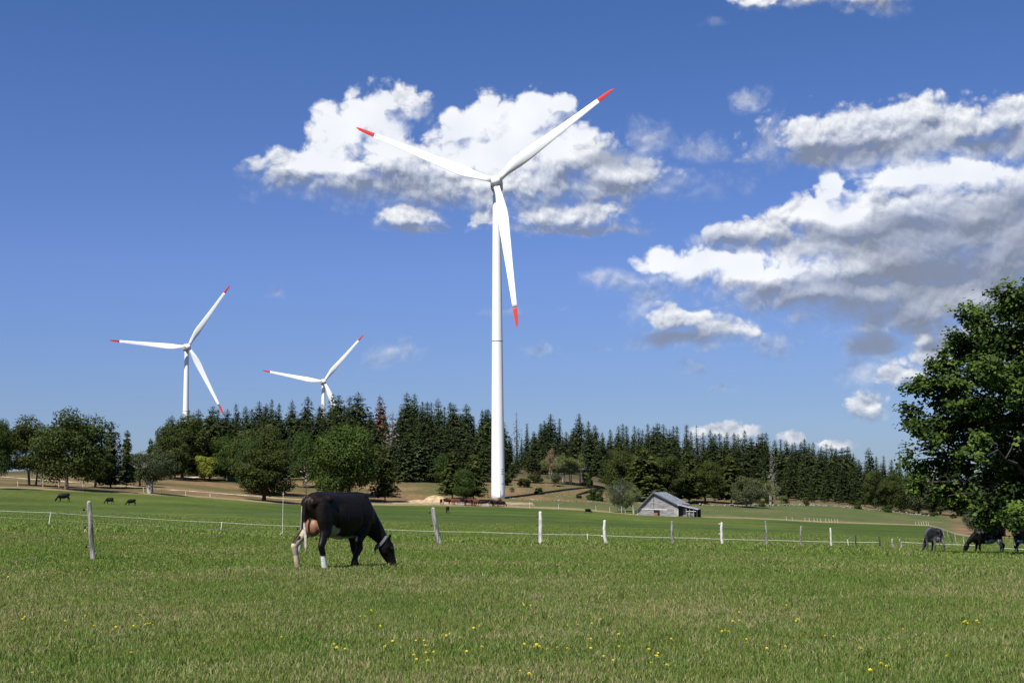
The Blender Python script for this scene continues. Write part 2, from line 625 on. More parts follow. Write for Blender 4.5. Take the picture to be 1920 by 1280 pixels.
def gdist(px, py, **kw):
    return hit(px, py, **kw)[1]


def to_px(x, y, z):
    """photo position of a world point (for choosing land cover by where it lies)"""
    C = np.array(CM.transposed())
    p = np.stack([x, y, z - 1.6], -1) @ C.T
    q = -np.minimum(p[..., 2], -0.01)
    return 960 + F * p[..., 0] / q, 640 - F * p[..., 1] / q


# land cover boundaries along the azimuth (distance from the eye where each field ends)
FIELD_EDGE_PX = [-500, 0, 300, 480, 560, 780, 930, 1100, 1200, 1310, 1500, 1600, 1740, 1790, 1920, 2500]
FIELD_EDGE_R = [295, 302, 322, 345, 362, 385, 396, 388, 372, 374, 382, 384, 384, 250, 120, 100]
WALL_PX = [-500, 300, 480, 620, 800, 930, 1020, 1150, 1200, 1310, 1400, 1550, 1700, 1750, 1920, 2500]
WALL_R = [410, 440, 450, 450, 455, 447, 436, 438, 455, 470, 485, 535, 560, 562, 590, 600]


def land_cover(x, y, z):
    r = np.hypot(x, y)
    px = np.interp(np.arctan2(x, y), AZG, PXG)
    fe = np.interp(px, FIELD_EDGE_PX, FIELD_EDGE_R)
    we = np.interp(px, WALL_PX, WALL_R)
    jit = (fbm(x / 9, y / 9, 21) - 0.5)
    n1 = fbm(x / 14, y / 14, 31)
    n2 = fbm(x / 3.0, y / 3.0, 41)
    n3 = fbm(x / 40, y / 60, 51)
    n4 = fbm(x / 1.1, y / 1.1, 61, 3)
    def mixc(a, b, t):
        t = np.clip(t, 0, 1)[:, None]
        return np.asarray(a) * (1 - t) + np.asarray(b) * t
    def ss(v, a, b):
        t = np.clip((v - a) / (b - a), 0, 1)
        return t * t * (3 - 2 * t)
    lush = mixc(mixc((0.032, 0.055, 0.010), (0.048, 0.077, 0.016), n2), (0.064, 0.088, 0.020), ss(n3, 0.45, 0.75))
    lush = lush * (0.80 + 0.42 * fbm(x / 11, y / 26, 83, 4))[:, None] * np.array((1.13, 1.10, 0.95)) * (1.0 + 0.10 * np.sin(r / 6.5 + 3 * n3))[:, None]
    near = mixc(mixc((0.060, 0.085, 0.022), (0.120, 0.150, 0.045), n2), (0.20, 0.175, 0.085), ss(n1 * 0.6 + n4 * 0.4, 0.50, 0.72) * 0.75)
    dry = mixc(mixc((0.135, 0.085, 0.042), (0.21, 0.140, 0.072), n2), (0.080, 0.080, 0.030), ss(fbm(x / 22, y / 16, 71), 0.42, 0.62) * 0.85)
    past = mixc(mixc((0.060, 0.080, 0.025), (0.090, 0.105, 0.040), n2), (0.13, 0.11, 0.055), ss(n1, 0.5, 0.8))
    floor_ = mixc((0.05, 0.045, 0.025), (0.09, 0.075, 0.04), n2)
    # the grazed near pasture runs to the fence
    t_near = ss(r + jit * 18, 42, 66)
    col = near * (1 - t_near[:, None]) + lush * t_near[:, None]
    # worn rim of the near pasture
    rim = ss(r + jit * 10, 36, 46) * (1 - ss(r + jit * 10, 50, 70)) * ss(n4, 0.35, 0.6)
    rim = rim * np.interp(px, [0, 400, 1500, 1800], [1, 1, 1, 0.6])
    col = col * (1 - 0.75 * rim[:, None]) + np.array((0.185, 0.155, 0.065)) * 0.75 * rim[:, None]
    # beyond the field edge
    t = ss(r - fe + jit * 5, -1.5, 1.5)
    green2 = np.clip(np.interp(px, [880, 960, 1200, 1320], [0, 0.8, 1.0, 1.0]), 0, 1) * (1 - ss(px, 1760, 1800))
    beyond = dry * (1 - green2[:, None]) + (lush * 0.25 + past * 0.75) * green2[:, None]
    # straw track edge
    col = col * (1 - t[:, None]) + beyond * t[:, None]
    edge = np.exp(-((r - fe - 6) / np.interp(px, [0, 900, 1300, 1800], [5, 9, 5, 8])) ** 2)
    col = col * (1 - 0.8 * edge[:, None]) + np.array((0.27, 0.21, 0.12)) * 0.8 * edge[:, None]
    tw = ss(r - we + jit * 8, -2, 2)
    slope = mixc(dry, (0.075, 0.075, 0.030), ss(n1, 0.35, 0.6) * 0.6)
    col = col * (1 - tw[:, None]) + slope * tw[:, None]
    tf = ss(r - we + jit * 14, 60, 95)
    col = col * (1 - tf[:, None]) + floor_ * tf[:, None]
    far = ss(r, 900, 1500)
    col = col * (1 - far[:, None]) + np.array((0.045, 0.065, 0.03)) * far[:, None]
    dryness = ss(n1 * 0.6 + n4 * 0.4, 0.45, 0.70)
    return col, dryness


def build_ground():
    fine = np.linspace(gx(-120), gx(2040), 470)
    side = np.linspace(0, 1, 34) ** 1.5
    left = fine[0] - side[1:] * (math.pi + fine[0])
    right = fine[-1] + side[1:] * (math.pi - fine[-1])
    az = np.concatenate([left[::-1], fine, right])
    az[0], az[-1] = -math.pi, math.pi
    rr = np.concatenate([[0.6, 1.2, 2.0, 3.0, 4.2, 5.6, 7.2, 9.0], np.exp(np.linspace(math.log(10.5), math.log(60), 190))[:-1],
                         np.exp(np.linspace(math.log(60), math.log(720), 230))[:-1], np.exp(np.linspace(math.log(720), math.log(9000), 26))])
    A, R = np.meshgrid(az, rr, indexing='ij')
    x = (np.sin(A) * R).ravel(); y = (np.cos(A) * R).ravel()
    z = ground_np(x, y)
    z = np.where(R.ravel() > 6100, z - (R.ravel() - 6100) * 0.02, z)
    na, nr = len(az), len(rr)
    idx = np.arange(na * nr).reshape(na, nr)
    q = np.stack([idx[:-1, :-1], idx[:-1, 1:], idx[1:, 1:], idx[1:, :-1]], -1).reshape(-1, 4)[:, ::-1]
    V = np.stack([x, y, z], 1)
    col, dr = land_cover(x, y, z)
    c4 = np.concatenate([col, np.ones((len(col), 1))], 1)
    me = mesh_np('meadow_ground', V, q, M['ground'], True, {'cover': ('POINT', 'FLOAT_COLOR', c4), 'dryness': ('POINT', 'FLOAT', dr)})
    c = len(me.vertices)
    o = link('meadow_ground', me)
    tag(o, kind='structure')
    return o


def ground_fn(N, b):
    p = geo_pos(N)
    cov = attr(N, 'cover', 'Color')
    f1 = N.noise(p, 3.0, 6, 0.75)
    f2 = N.noise(N.v('MULTIPLY', p, (1.0, 0.35, 1.0)), 0.9, 5, 0.7)
    f3 = N.noise(p, 38.0, 3, 0.7)
    k = N.m('MULTIPLY', N.ramp(f1, 0.3, 0.7, 0.72, 1.28, False), N.ramp(f2, 0.3, 0.7, 0.75, 1.25, False))
    k = N.m('MULTIPLY', k, N.ramp(f3, 0.3, 0.7, 0.7, 1.3, False))
    mul = N.v('SCALE', cov, scale=k)
    N.l.new(mul, b.inputs['Base Color'])
    add_bump(N, b, N.m('ADD', f1, f3), 0.05, 0.8)


M['ground'] = mat('meadow_soil_and_turf', rough=0.95, spec=0.1, fn=ground_fn)
build_ground()


def strip(name, pts, width, material, lift=0.03, n_across=3, seg=1.5):
    """a ribbon draped over the land along ground points"""
    P = [Vector((p[0], p[1], 0)) for p in pts]
    dense = []
    for a, b_ in zip(P[:-1], P[1:]):
        k = max(1, int((b_ - a).length / seg))
        dense += [a.lerp(b_, i / k) for i in range(k)]
    dense.append(P[-1])
    V = []
    for i, p in enumerate(dense):
        t = (dense[min(i + 1, len(dense) - 1)] - dense[max(i - 1, 0)]).normalized()
        nrm = Vector((-t.y, t.x, 0))
        w = width * (0.85 + 0.3 * vnoise(np.array([i * 0.35]), np.array([1.5]), 5)[0])
        for k in range(n_across):
            q = p + nrm * w * (k / (n_across - 1) - 0.5)
            V.append((q.x, q.y, gz(q.x, q.y) + lift))
    Fc = []
    for i in range(len(dense) - 1):
        for k in range(n_across - 1):
            a = i * n_across + k
            Fc.append((a, a + n_across, a + n_across + 1, a + 1))
    return link(name, mesh_np(name, V, Fc, material, True))


M['track'] = m_noise('pale_gravel', (0.36, 0.30, 0.20), (0.58, 0.51, 0.38), 0.9, 0.95, bumpd=0.02, world_space=True)
M['dirt'] = m_noise('trodden_dirt', (0.16, 0.11, 0.07), (0.36, 0.28, 0.18), 0.3, 0.95, bumpd=0.02, world_space=True)
trk = [hit(*p, rmin=250)[0] for p in [(-60, 893), (0, 894), (60, 898), (125, 903), (200, 909), (300, 917), (400, 924), (480, 930), (560, 936), (680, 941), (780, 944), (860, 945.5)]]
tag(strip('gravel_track', trk, 2.2, M['track'], 0.06), kind='structure')
trk2 = [hit(*p, rmin=250)[0] for p in [(340, 896.5), (365, 894.5), (385, 893.8), (405, 894.5), (438, 896.5)]]
tag(strip('gravel_track', trk2, 3.5, M['track'], 0.08), kind='structure')
yard = [hit(*p, rmin=300)[0] for p in [(770, 943), (830, 945), (900, 945), (950, 944), (1000, 945)]]
tag(strip('trodden_yard', yard, 15.0, M['dirt'], 0.07, 9), kind='structure')

# ------------------------------------------------------------------ foliage generators
def leaf_quads(C, Nn, S, asp=0.6, r_=None):
    """diamond leaves: centres, normals, sizes -> verts, faces"""
    r_ = r_ or rng
    n = len(C)
    T = r_.normal(size=(n, 3))
    T -= Nn * (T * Nn).sum(1, keepdims=True)
    T /= np.linalg.norm(T, axis=1, keepdims=True) + 1e-9
    B = np.cross(Nn, T)
    S = S[:, None]
    bend = Nn * S * 0.12
    V = np.stack([C - T * S, C - B * S * asp + bend, C + T * S, C + B * S * asp + bend], 1).reshape(-1, 3)
    Fc = np.arange(n * 4).reshape(n, 4)
    return V, Fc


def unit(n, r_=None):
    v = (r_ or rng).normal(size=(n, 3))
    return v / np.linalg.norm(v, axis=1, keepdims=True)


def foliage_mat(name, c_dark, c_light, trans=0.25, hue_var=0.15, straw=None, dusty=0.0):
    m = bpy.data.materials.new(name)
    m.use_nodes = True
    N = NT(m.node_tree)
    b = m.node_tree.nodes['Principled BSDF']
    out = m.node_tree.nodes['Material Output']
    r = attr(N, 'rnd')
    o = rand_obj(N)
    c = N.mix(r, c_dark, c_light)
    k = N.ramp(o, 0, 1, 1 - hue_var, 1 + hue_var, False)
    c = N.v('SCALE', c, scale=k)
    o2 = N.m('FRACT', N.m('MULTIPLY', o, 7.31))
    c = N.mix(N.m('MULTIPLY', o2, 0.35), c, N.v('MULTIPLY', c, (1.25, 1.0, 0.7)))
    n = N.noise(geo_pos(N), 0.35, 3, 0.6)
    c = N.v('SCALE', c, scale=N.ramp(n, 0.35, 0.65, 0.78, 1.25, False))
    N.l.new(c, b.inputs['Base Color'])
    b.inputs['Roughness'].default_value = 0.7
    b.inputs['Specular IOR Level'].default_value = 0.08
    if trans:
        tr = N.new('ShaderNodeBsdfTranslucent')
        N.l.new(N.v('MULTIPLY', c, (1.3, 1.5, 0.6)), tr.inputs['Color'])
        mx = N.new('ShaderNodeMixShader')
        mx.inputs[0].default_value = trans
        N.l.new(b.outputs[0], mx.inputs[1])
        N.l.new(tr.outputs[0], mx.inputs[2])
        N.l.new(mx.outputs[0], out.inputs['Surface'])
    return m


M['spruce'] = foliage_mat('spruce_needles', (0.018, 0.030, 0.012), (0.052, 0.072, 0.026), 0.14, 0.28)
M['spruce_dead'] = foliage_mat('dead_brown_needles', (0.085, 0.045, 0.030), (0.17, 0.10, 0.07), 0.05, 0.05)
M['spruce_grey'] = foliage_mat('bare_grey_twigs', (0.10, 0.095, 0.09), (0.20, 0.19, 0.18), 0.0, 0.05)
M['beech'] = foliage_mat('dark_beech_leaves', (0.022, 0.033, 0.009), (0.064, 0.084, 0.022), 0.2, 0.15)
M['maple_mid'] = foliage_mat('fresh_green_leaves', (0.022, 0.040, 0.010), (0.060, 0.095, 0.022), 0.18, 0.12)
M['pale_leaf'] = foliage_mat('pale_green_leaves', (0.075, 0.100, 0.035), (0.160, 0.190, 0.070), 0.25, 0.1)
M['yellow_leaf'] = foliage_mat('yellow_green_leaves', (0.11, 0.14, 0.025), (0.22, 0.24, 0.05), 0.3, 0.1)
M['grey_leaf'] = foliage_mat('grey_green_leaves', (0.040, 0.055, 0.028), (0.085, 0.105, 0.055), 0.2, 0.1)
M['pink_leaf'] = foliage_mat('reddish_brown_leaves', (0.14, 0.085, 0.05), (0.24, 0.16, 0.09), 0.2, 0.1)
M['big_leaf'] = foliage_mat('sycamore_leaves', (0.012, 0.026, 0.006), (0.115, 0.175, 0.034), 0.26, 0.0)
M['bark_dark'] = m_noise('dark_bark', (0.03, 0.025, 0.02), (0.08, 0.07, 0.06), 2.5, 0.9, 5, 0.03, stretch=(1, 1, 0.25))
M['bark'] = m_noise('grey_brown_bark', (0.055, 0.045, 0.035), (0.14, 0.12, 0.10), 2.5, 0.9, 5, 0.03, stretch=(1, 1, 0.25))
M['bark_pale'] = m_noise('pale_bark', (0.20, 0.19, 0.17), (0.42, 0.40, 0.36), 2.5, 0.9, 5, 0.02, stretch=(1, 1, 0.4))


def spruce_meshes(name, seed, mat_c, h=25.0, rmax=3.4, dens=1.0, droop=0.55, bare=0.06, power=0.85):
    r_ = np.random.default_rng(seed)
    C = []; Nn = []; S = []
    zs = np.arange(h * bare, h * 0.985, 0.40 / max(dens, 0.5) * 1.0)
    lean = r_.normal(0, 0.004, 2)
    bias = r_.uniform(0.8, 1.2, 8)
    mbv = MB()
    for z in zs:
        t = z / h
        L0 = rmax * 1.0 * (1 - t) ** (power * 0.97) * (1.0 if t > 0.12 else 0.75 + t * 2)
        L0 = max(L0, 0.22)
        nb = int((9 if t < 0.9 else 6) * (0.8 + 0.4 * r_.random()) * min(1, dens + 0.2))
        a0 = r_.random() * 6.28
        for k in range(nb):
            a = a0 + k * 6.283 / nb + r_.normal(0, 0.2)
            L = L0 * r_.uniform(0.50, 1.25) * bias[int((a % 6.283) / 6.284 * 8)]
            m_ = max(3, int(L / 0.33 * (0.6 + 0.5 * dens)))
            s = np.linspace(0.15, 1.0, m_) + r_.normal(0, 0.02, m_)
            dz = -droop * L * (s ** 1.3) * 0.55 + 0.18 * L * np.maximum(0, s - 0.75)
            if t > 0.85:
                dz = dz + L * s * 0.6
            w = 0.42 * (1 - 0.55 * s)
            off = r_.normal(0, 1, m_) * w * 1.1
            x = np.cos(a) * L * s - np.sin(a) * off
            y = np.sin(a) * L * s + np.cos(a) * off
            C.append(np.stack([x + lean[0] * z, y + lean[1] * z, z + dz + r_.normal(0, 0.07, m_)], 1))
            nn = np.stack([np.cos(a) * 0.55 + r_.normal(0, 0.35, m_), np.sin(a) * 0.55 + r_.normal(0, 0.35, m_), 0.75 + r_.normal(0, 0.25, m_)], 1)
            Nn.append(nn / np.linalg.norm(nn, axis=1, keepdims=True))
            S.append(r_.uniform(0.30, 0.66, m_) * (1.0 if dens > .7 else .75) * np.clip(L / 1.5, 0.42, 1.0))
    # leader
    C.append(np.stack([np.zeros(5) + lean[0] * h, np.zeros(5) + lean[1] * h, np.linspace(h * 0.965, h * 1.0, 5)], 1))
    Nn.append(unit(5, r_) * np.array([1, 1, 0.05])); S.append(np.full(5, 0.20))
    C = np.concatenate(C); Nn = np.concatenate(Nn); S = np.concatenate(S)
    Nn /= np.linalg.norm(Nn, axis=1, keepdims=True) + 1e-9
    V, Fc = leaf_quads(C, Nn, S, 0.5, r_)
    rnd = np.clip(0.5 + r_.normal(0, 0.28, len(Fc)), 0, 1)
    cr = mesh_np(name + '_crown', V, Fc, mat_c, False, {'rnd': ('FACE', 'FLOAT', rnd)})
    tb = MB().tube([(0, 0, -1.0), (lean[0] * h * .5, lean[1] * h * .5, h * .5), (lean[0] * h, lean[1] * h, h * .97)], [h * 0.012, h * 0.008, 0.02], 7)
    for _ in range(10):
        a = r_.random() * 6.28; z = h * r_.uniform(0.03, 0.2); L = r_.uniform(0.5, 1.5)
        tb.tube([(0, 0, z), (math.cos(a) * L, math.sin(a) * L, z - 0.2 * L)], [0.04, 0.01], 4, False)
    tr = tb.mesh(name + '_trunk', M['bark'])
    return cr, tr


def branchy(mb, p, d, L, r, depth, r_, tips, spread=0.7, up=0.15):
    """recursive limbs; the tips collect where leaves go"""
    n = 4
    pts = [p]; cur = p.copy(); dd = d.copy()
    for i in range(n):
        dd = (dd + Vector(r_.normal(0, 0.12, 3)) + Vector((0, 0, up * 0.3))).normalized()
        cur = cur + dd * L / n
        pts.append(cur.copy())
    mb.tube(pts, [r * (1 - 0.55 * i / n) for i in range(n + 1)], 6 if depth > 1 else 4, False)
    tips.append((cur.copy(), depth))
    if depth <= 0:
        return
    k = 2 + int(r_.random() < 0.6)
    for i in range(k):
        s = r_.uniform(0.45, 1.0)
        b = pts[min(n, int(s * n + 0.5))]
        axis = Vector(r_.normal(0, 1, 3)).normalized()
        nd = (dd + axis.cross(dd).normalized() * spread * r_.uniform(0.6, 1.3)).normalized()
        branchy(mb, b, nd, L * r_.uniform(0.6, 0.85), r * 0.55, depth - 1, r_, tips, spread, up)


def broad_meshes(name, seed, mat_c, h=14.0, w=10.0, base=0.12, leaf=0.30, n_leaf=7000, lobes=42, mat_t=None, stems=1, top=0.9, gap=0.0, tshape=0.5):
    """broadleaf tree: lobed crown of leaf faces round real limbs; crown from base*h to h"""
    r_ = np.random.default_rng(seed)
    cz = h * (base + 1) / 2; rz = h * (1 - base) / 2; rx = w / 2
    # lobe centres on the egg shaped surface
    U = unit(lobes, r_)
    U[:, 2] = np.where(U[:, 2] < -0.85, -U[:, 2] * 0.5, U[:, 2])
    prof = 1.0 - 0.28 * np.clip(U[:, 2], 0, 1) ** 2 * tshape
    k = r_.uniform(0.50, 0.92, lobes)
    LC = np.stack([U[:, 0] * rx * k * prof, U[:, 1] * rx * k * prof, cz + U[:, 2] * rz * k], 1)
    LR = r_.uniform(0.11, 0.33, lobes) * min(w, h) * 0.80
    n_leaf = int(n_leaf * 2.5); leaf = leaf * 0.86
    cnt = (LR ** 2 / (LR ** 2).sum() * n_leaf).astype(int)
    C = []; Nn = []
    for c, rr, m_ in zip(LC, LR, cnt):
        u = unit(m_, r_)
        rad = rr * np.clip(r_.normal(0.86, 0.16, m_), 0.2, 1.25)
        sq = np.array([1, 1, 0.72])
        C.append(c + u * rad[:, None] * sq)
        nn = u * 0.7 + r_.normal(0, 0.45, (m_, 3)) + np.array([0, 0, 0.45])
        Nn.append(nn / np.linalg.norm(nn, axis=1, keepdims=True))
    C = np.concatenate(C); Nn = np.concatenate(Nn)
    # thin the crown with holes
    if gap > 0:
        keep = fbm(C[:, 0] / 1.3 + 31, C[:, 2] / 1.3 + C[:, 1] / 1.9, seed) > gap
        C = C[keep]; Nn = Nn[keep]
    S = r_.uniform(0.6, 1.25, len(C)) * leaf
    V, Fc = leaf_quads(C, Nn, S, 0.62, r_)
    rnd = np.clip(0.5 + r_.normal(0, 0.27, len(Fc)), 0, 1)
    cr = mesh_np(name + '_crown', V, Fc, mat_c, False, {'rnd': ('FACE', 'FLOAT', rnd)})
    tb = MB(); tips = []
    for s in range(stems):
        a = r_.random() * 6.28
        off = 0.0 if stems == 1 else 0.12 * w * r_.uniform(0.4, 1)
        p0 = Vector((math.cos(a) * off, math.sin(a) * off, -0.8))
        z1 = h * max(base + 0.12, 0.2)
        p1 = Vector((p0.x * 1.4 + r_.normal(0, 0.1), p0.y * 1.4, z1))
        rad = h * 0.022 / math.sqrt(stems) + 0.05
        tb.tube([p0, p0.lerp(p1, 0.5) + Vector(r_.normal(0, 0.05, 3)), p1], [rad * 1.35, rad, rad * 0.85], 8, False)
        for _ in range(4 if stems == 1 else 2):
            d = Vector((r_.normal(0, 0.6), r_.normal(0, 0.6), 1.0)).normalized()
            branchy(tb, p1, d, h * 0.3, rad * 0.6, 2, r_, tips)
    tr = tb.mesh(name + '_trunk', mat_t or M['bark'])
    return cr, tr


def plant_tree(name, meshes, loc, sc, rz, label, cat, group=None):
    root = empty(name, loc, rz)
    tag(root, label, cat, group)
    root.scale = sc if hasattr(sc, '__len__') else (sc, sc, sc)
    if meshes[1] is not None:
        link('trunk', meshes[1], root)
    link('crown', meshes[0], root)
    return root


SPR = [spruce_meshes('spruce_a', 11, M['spruce'], rmax=3.7), spruce_meshes('spruce_b', 12, M['spruce'], rmax=3.1, droop=0.7),
       spruce_meshes('spruce_c', 13, M['spruce'], rmax=4.2, power=0.75), spruce_meshes('spruce_d', 14, M['spruce'], rmax=3.4, dens=0.85, bare=0.14, power=0.7),
       spruce_meshes('spruce_e', 15, M['spruce'], rmax=4.6, power=0.7, droop=0.4), spruce_meshes('spruce_f', 16, M['spruce'], rmax=2.9, power=0.95)]
SPR_SPARSE = spruce_meshes('spruce_sparse', 17, M['spruce'], rmax=3.6, dens=0.42, bare=0.2, power=0.8)
SPR_DEAD = spruce_meshes('spruce_dead', 18, M['spruce_dead'], rmax=4.0, power=0.75)
SPR_GREY = spruce_meshes('spruce_grey', 19, M['spruce_grey'], rmax=3.8, dens=0.6, power=0.55)


# ------------------------------------------------------------------ the wood: spruces on the skyline
SKY_TIPS = [(293, 803), (321, 776), (341, 772), (352, 766), (371, 765), (396, 759), (407, 764), (423, 765), (441, 754), (461, 759), (484, 750), (497, 754), (507, 746), (521, 754),
            (547, 748), (576, 740), (602, 755), (623, 735), (633, 738), (654, 741), (669, 733), (682, 768), (697, 772), (712, 739), (735, 770), (751, 762), (764, 734), (779, 736), (791, 750), (802, 751),
            (809, 752), (822, 744), (833, 760), (844, 751), (851, 755), (862, 772), (876, 755), (889, 778), (904, 766), (909, 765), (916, 764), (944, 786), (957, 815), (970, 772),
            (989, 791), (1002, 806), (1014, 791), (1022, 786), (1033, 774), (1050, 782), (1063, 806), (1076, 800), (1088, 773), (1104, 787), (1119, 794), (1131, 808), (1146, 802), (1161, 796), (1170, 792),
            (1177, 796), (1191, 796), (1200, 800), (1207, 803), (1217, 792), (1226, 797), (1235, 790), (1246, 792), (1256, 803), (1264, 796), (1271, 796), (1289, 793), (1298, 806), (1307, 795), (1321, 808),
            (1334, 803), (1343, 810), (1352, 809), (1365, 807), (1378, 809), (1387, 812), (1398, 804), (1411, 818), (1425, 811), (1432, 809), (1439, 809), (1449, 826), (1457, 822),
            (1466, 821), (1479, 822), (1487, 830), (1494, 827), (1503, 826), (1511, 820), (1519, 829), (1527, 826), (1541, 834), (1551, 830), (1562, 831), (1572, 837), (1581, 836), (1592, 834),
            (1602, 848), (1614, 858), (1632, 837), (1645, 853), (1659, 852), (1673, 859), (1689, 857), (1703, 866), (1722, 872), (1745, 880), (1770, 884), (1795, 880), (1822, 888), (1850, 884), (1880, 890)]
LAND = [(352, 'the leftmost turbine tower'), (607, 'the small middle turbine'), (712, 'the dead brown spruce'), (931, 'the tall turbine tower'),
        (1225, 'the barn ridge'), (1449, 'the dead grey spruce'), (1690, 'the big sycamore crown edge')]
ORD = ['first', 'second', 'third', 'fourth', 'fifth', 'sixth', 'seventh', 'eighth', 'ninth', 'tenth', 'eleventh', 'twelfth', 'thirteenth', 'fourteenth', 'fifteenth', 'sixteenth', 'seventeenth', 'eighteenth', 'nineteenth', 'twentieth']
SPECIAL = {712: (SPR_DEAD, 'dead reddish brown spruce standing out among the green spruces', 'dead_spruce'),
           735: (SPR_GREY, 'bare silver grey dead spruce right of the dead brown one', 'dead_spruce'),
           970: (SPR_SPARSE, 'thin see-through spruce with spaced whorls right of the tall turbine tower', 'spruce_tree'),
           1307: (SPR_SPARSE, 'thin spruce with open whorls against the low white cloud', 'spruce_tree'),
           1449: (SPR_GREY, 'bare grey dead spruce among the dark spruces right of the barn', 'dead_spruce')}


def sky_label(px, used):
    lm = min((l for l in LAND), key=lambda l: abs(l[0] - px))
    side = 'right' if px >= lm[0] else 'left'
    key = (lm[1], side)
    used[key] = used.get(key, 0) + 1
    return key, used[key]


def ridge_r(px):
    return float(np.interp(px, [280, 350, 500, 900, 1100, 1300, 1500, 1700, 1950], [500, 560, 600, 610, 620, 640, 690, 720, 760]))


def front_r(px):
    return float(np.interp(px, [250, 330, 500, 700, 900, 1000, 1150, 1250, 1400, 1550, 1700, 1950], [470, 474, 480, 488, 482, 500, 520, 500, 540, 570, 590, 640]))


def put_spruce(px, tip, r, label, group, mesh=None, name='spruce_tree', squash=1.0):
    g = on_ground(px, r)
    top = at(px, tip, r).z
    hgt = max(6.0, top - g.z)
    s = hgt / 25.0
    hw = s * random.uniform(1.25, 1.75) * squash
    if s < 0.8:
        hw = max(hw, 0.66)
    return plant_tree(name, mesh or random.choice(SPR), g, (hw, hw, s), random.uniform(0, 6.28), label, 'tree', group)


order = sorted(SKY_TIPS, key=lambda t: min(abs(t[0] - l[0]) for l in LAND))
used = {}
for px, tip in order:
    r = ridge_r(px) + random.uniform(-22, 18)
    tip = tip + 1.5
    if px in SPECIAL:
        me_, lab, nm = SPECIAL[px]
        if px == 1449:
            put_spruce(px, 838, front_r(px) + 12, lab, None, me_, nm, 0.62)
            continue
        put_spruce(px, tip, r - (60 if px == 735 else 30), lab, None, me_, nm, 1.25 if px != 970 else 0.8)
        continue
    key, n = sky_label(px, used)
    put_spruce(px, tip, r, 'dark spruce tip on the skyline, %s one %s of %s' % (ORD[n - 1], key[1], key[0]), 'spruces whose tips form the skyline', squash=1.06)

SECT = [(280, 440, 'between the left turbine and the round oaks'), (440, 600, 'left of the small middle turbine'), (600, 760, 'round the dead brown spruce'), (760, 931, 'just left of the tall turbine tower'),
        (931, 1150, 'just right of the tall turbine tower'), (1150, 1320, 'behind the barn'), (1320, 1500, 'above the right field'), (1500, 1760, 'at the right end')]
tipx = [t[0] for t in sorted(SKY_TIPS)]; tipy = [t[1] for t in sorted(SKY_TIPS)]


def crown_line(px):
    xs = np.array(tipx); ys = np.array(tipy)
    near = np.abs(xs - px) < 22
    return ys[near].max() if near.any() else np.interp(px, xs, ys)


n_in = 0
for row, (f0, dy) in enumerate([(0.72, 4), (0.42, 22), (0.12, 44)]):
    px = 296.0 + row * 5
    while px < 1755 and n_in < 172:
        fr, rr_ = front_r(px), ridge_r(px)
        r = fr + (rr_ - fr) * f0 + random.uniform(-8, 8)
        tip = crown_line(px) + dy + random.uniform(2, 14)
        if 985 < px < 1130 and row == 2:
            px += 30; continue
        if not (row == 2 and (930 < px < 960)):
            sec = [s for s in SECT if s[0] <= px <= s[1]]
            where = sec[0][2] if sec else SECT[-1][2]
            put_spruce(px, tip, r, ('dark spruce behind, in the wood %s', 'dark spruce midway into the wood %s', 'dark spruce at the front of the wood %s')[row] % where, 'spruces inside the wood %s' % where, squash=(1.45, 1.35, 1.1)[row])
            n_in += 1
        px += random.uniform(20, 30)

# ------------------------------------------------------------------ broadleaf trees and bushes
BR = {
    'oak_a': broad_meshes('oak_a', 31, M['beech'], 16, 14, 0.04, 0.30, 9000, 46, top=0.9),
    'oak_b': broad_meshes('oak_b', 32, M['beech'], 16, 15, 0.06, 0.30, 9000, 40, stems=4),
    'oak_c': broad_meshes('oak_c', 33, M['beech'], 16, 11, 0.05, 0.28, 7500, 38, tshape=1.0),
    'maple_a': broad_meshes('maple_a', 34, M['maple_mid'], 14, 14, 0.03, 0.28, 9500, 50),
    'maple_b': broad_meshes('maple_b', 35, M['maple_mid'], 14, 12, 0.1, 0.28, 8000, 40, stems=2),
    'grey_a': broad_meshes('grey_a', 36, M['grey_leaf'], 13, 13, 0.03, 0.26, 8000, 36),
    'grey_b': broad_meshes('grey_b', 37, M['grey_leaf'], 14, 12, 0.2, 0.24, 5500, 34, M['bark_pale'], 4, gap=0.42),
    'birch': broad_meshes('birch', 38, M['pale_leaf'], 12, 8, 0.25, 0.22, 3200, 26, M['bark_pale'], 3, gap=0.46),
    'yellow': broad_meshes('yellow', 39, M['yellow_leaf'], 8, 7, 0.05, 0.24, 3600, 26),
    'pink': broad_meshes('pink', 40, M['pink_leaf'], 11, 7, 0.25, 0.22, 2600, 24, M['bark_pale'], 2, gap=0.46),
    'bush_a': broad_meshes('bush_a', 41, M['maple_mid'], 3.6, 4.2, -0.12, 0.17, 1800, 22),
    'bush_b': broad_meshes('bush_b', 42, M['beech'], 3.6, 4.6, -0.12, 0.17, 1900, 20),
    'bush_c': broad_meshes('bush_c', 43, M['pale_leaf'], 3.2, 3.2, -0.1, 0.15, 1100, 16),
    'pine': spruce_meshes('pine_a', 44, M['spruce'], h=20, rmax=5.6, dens=0.9, bare=0.06, power=0.62, droop=0.15),
    'fir': spruce_meshes('fir_a', 45, M['beech'], h=16, rmax=4.2, dens=1.1, bare=0.12, power=0.6, droop=0.35),
    'bare': spruce_meshes('bare_a', 46, M['spruce_grey'], h=9, rmax=2.2, dens=0.35, bare=0.3, power=0.4, droop=-0.6),
}
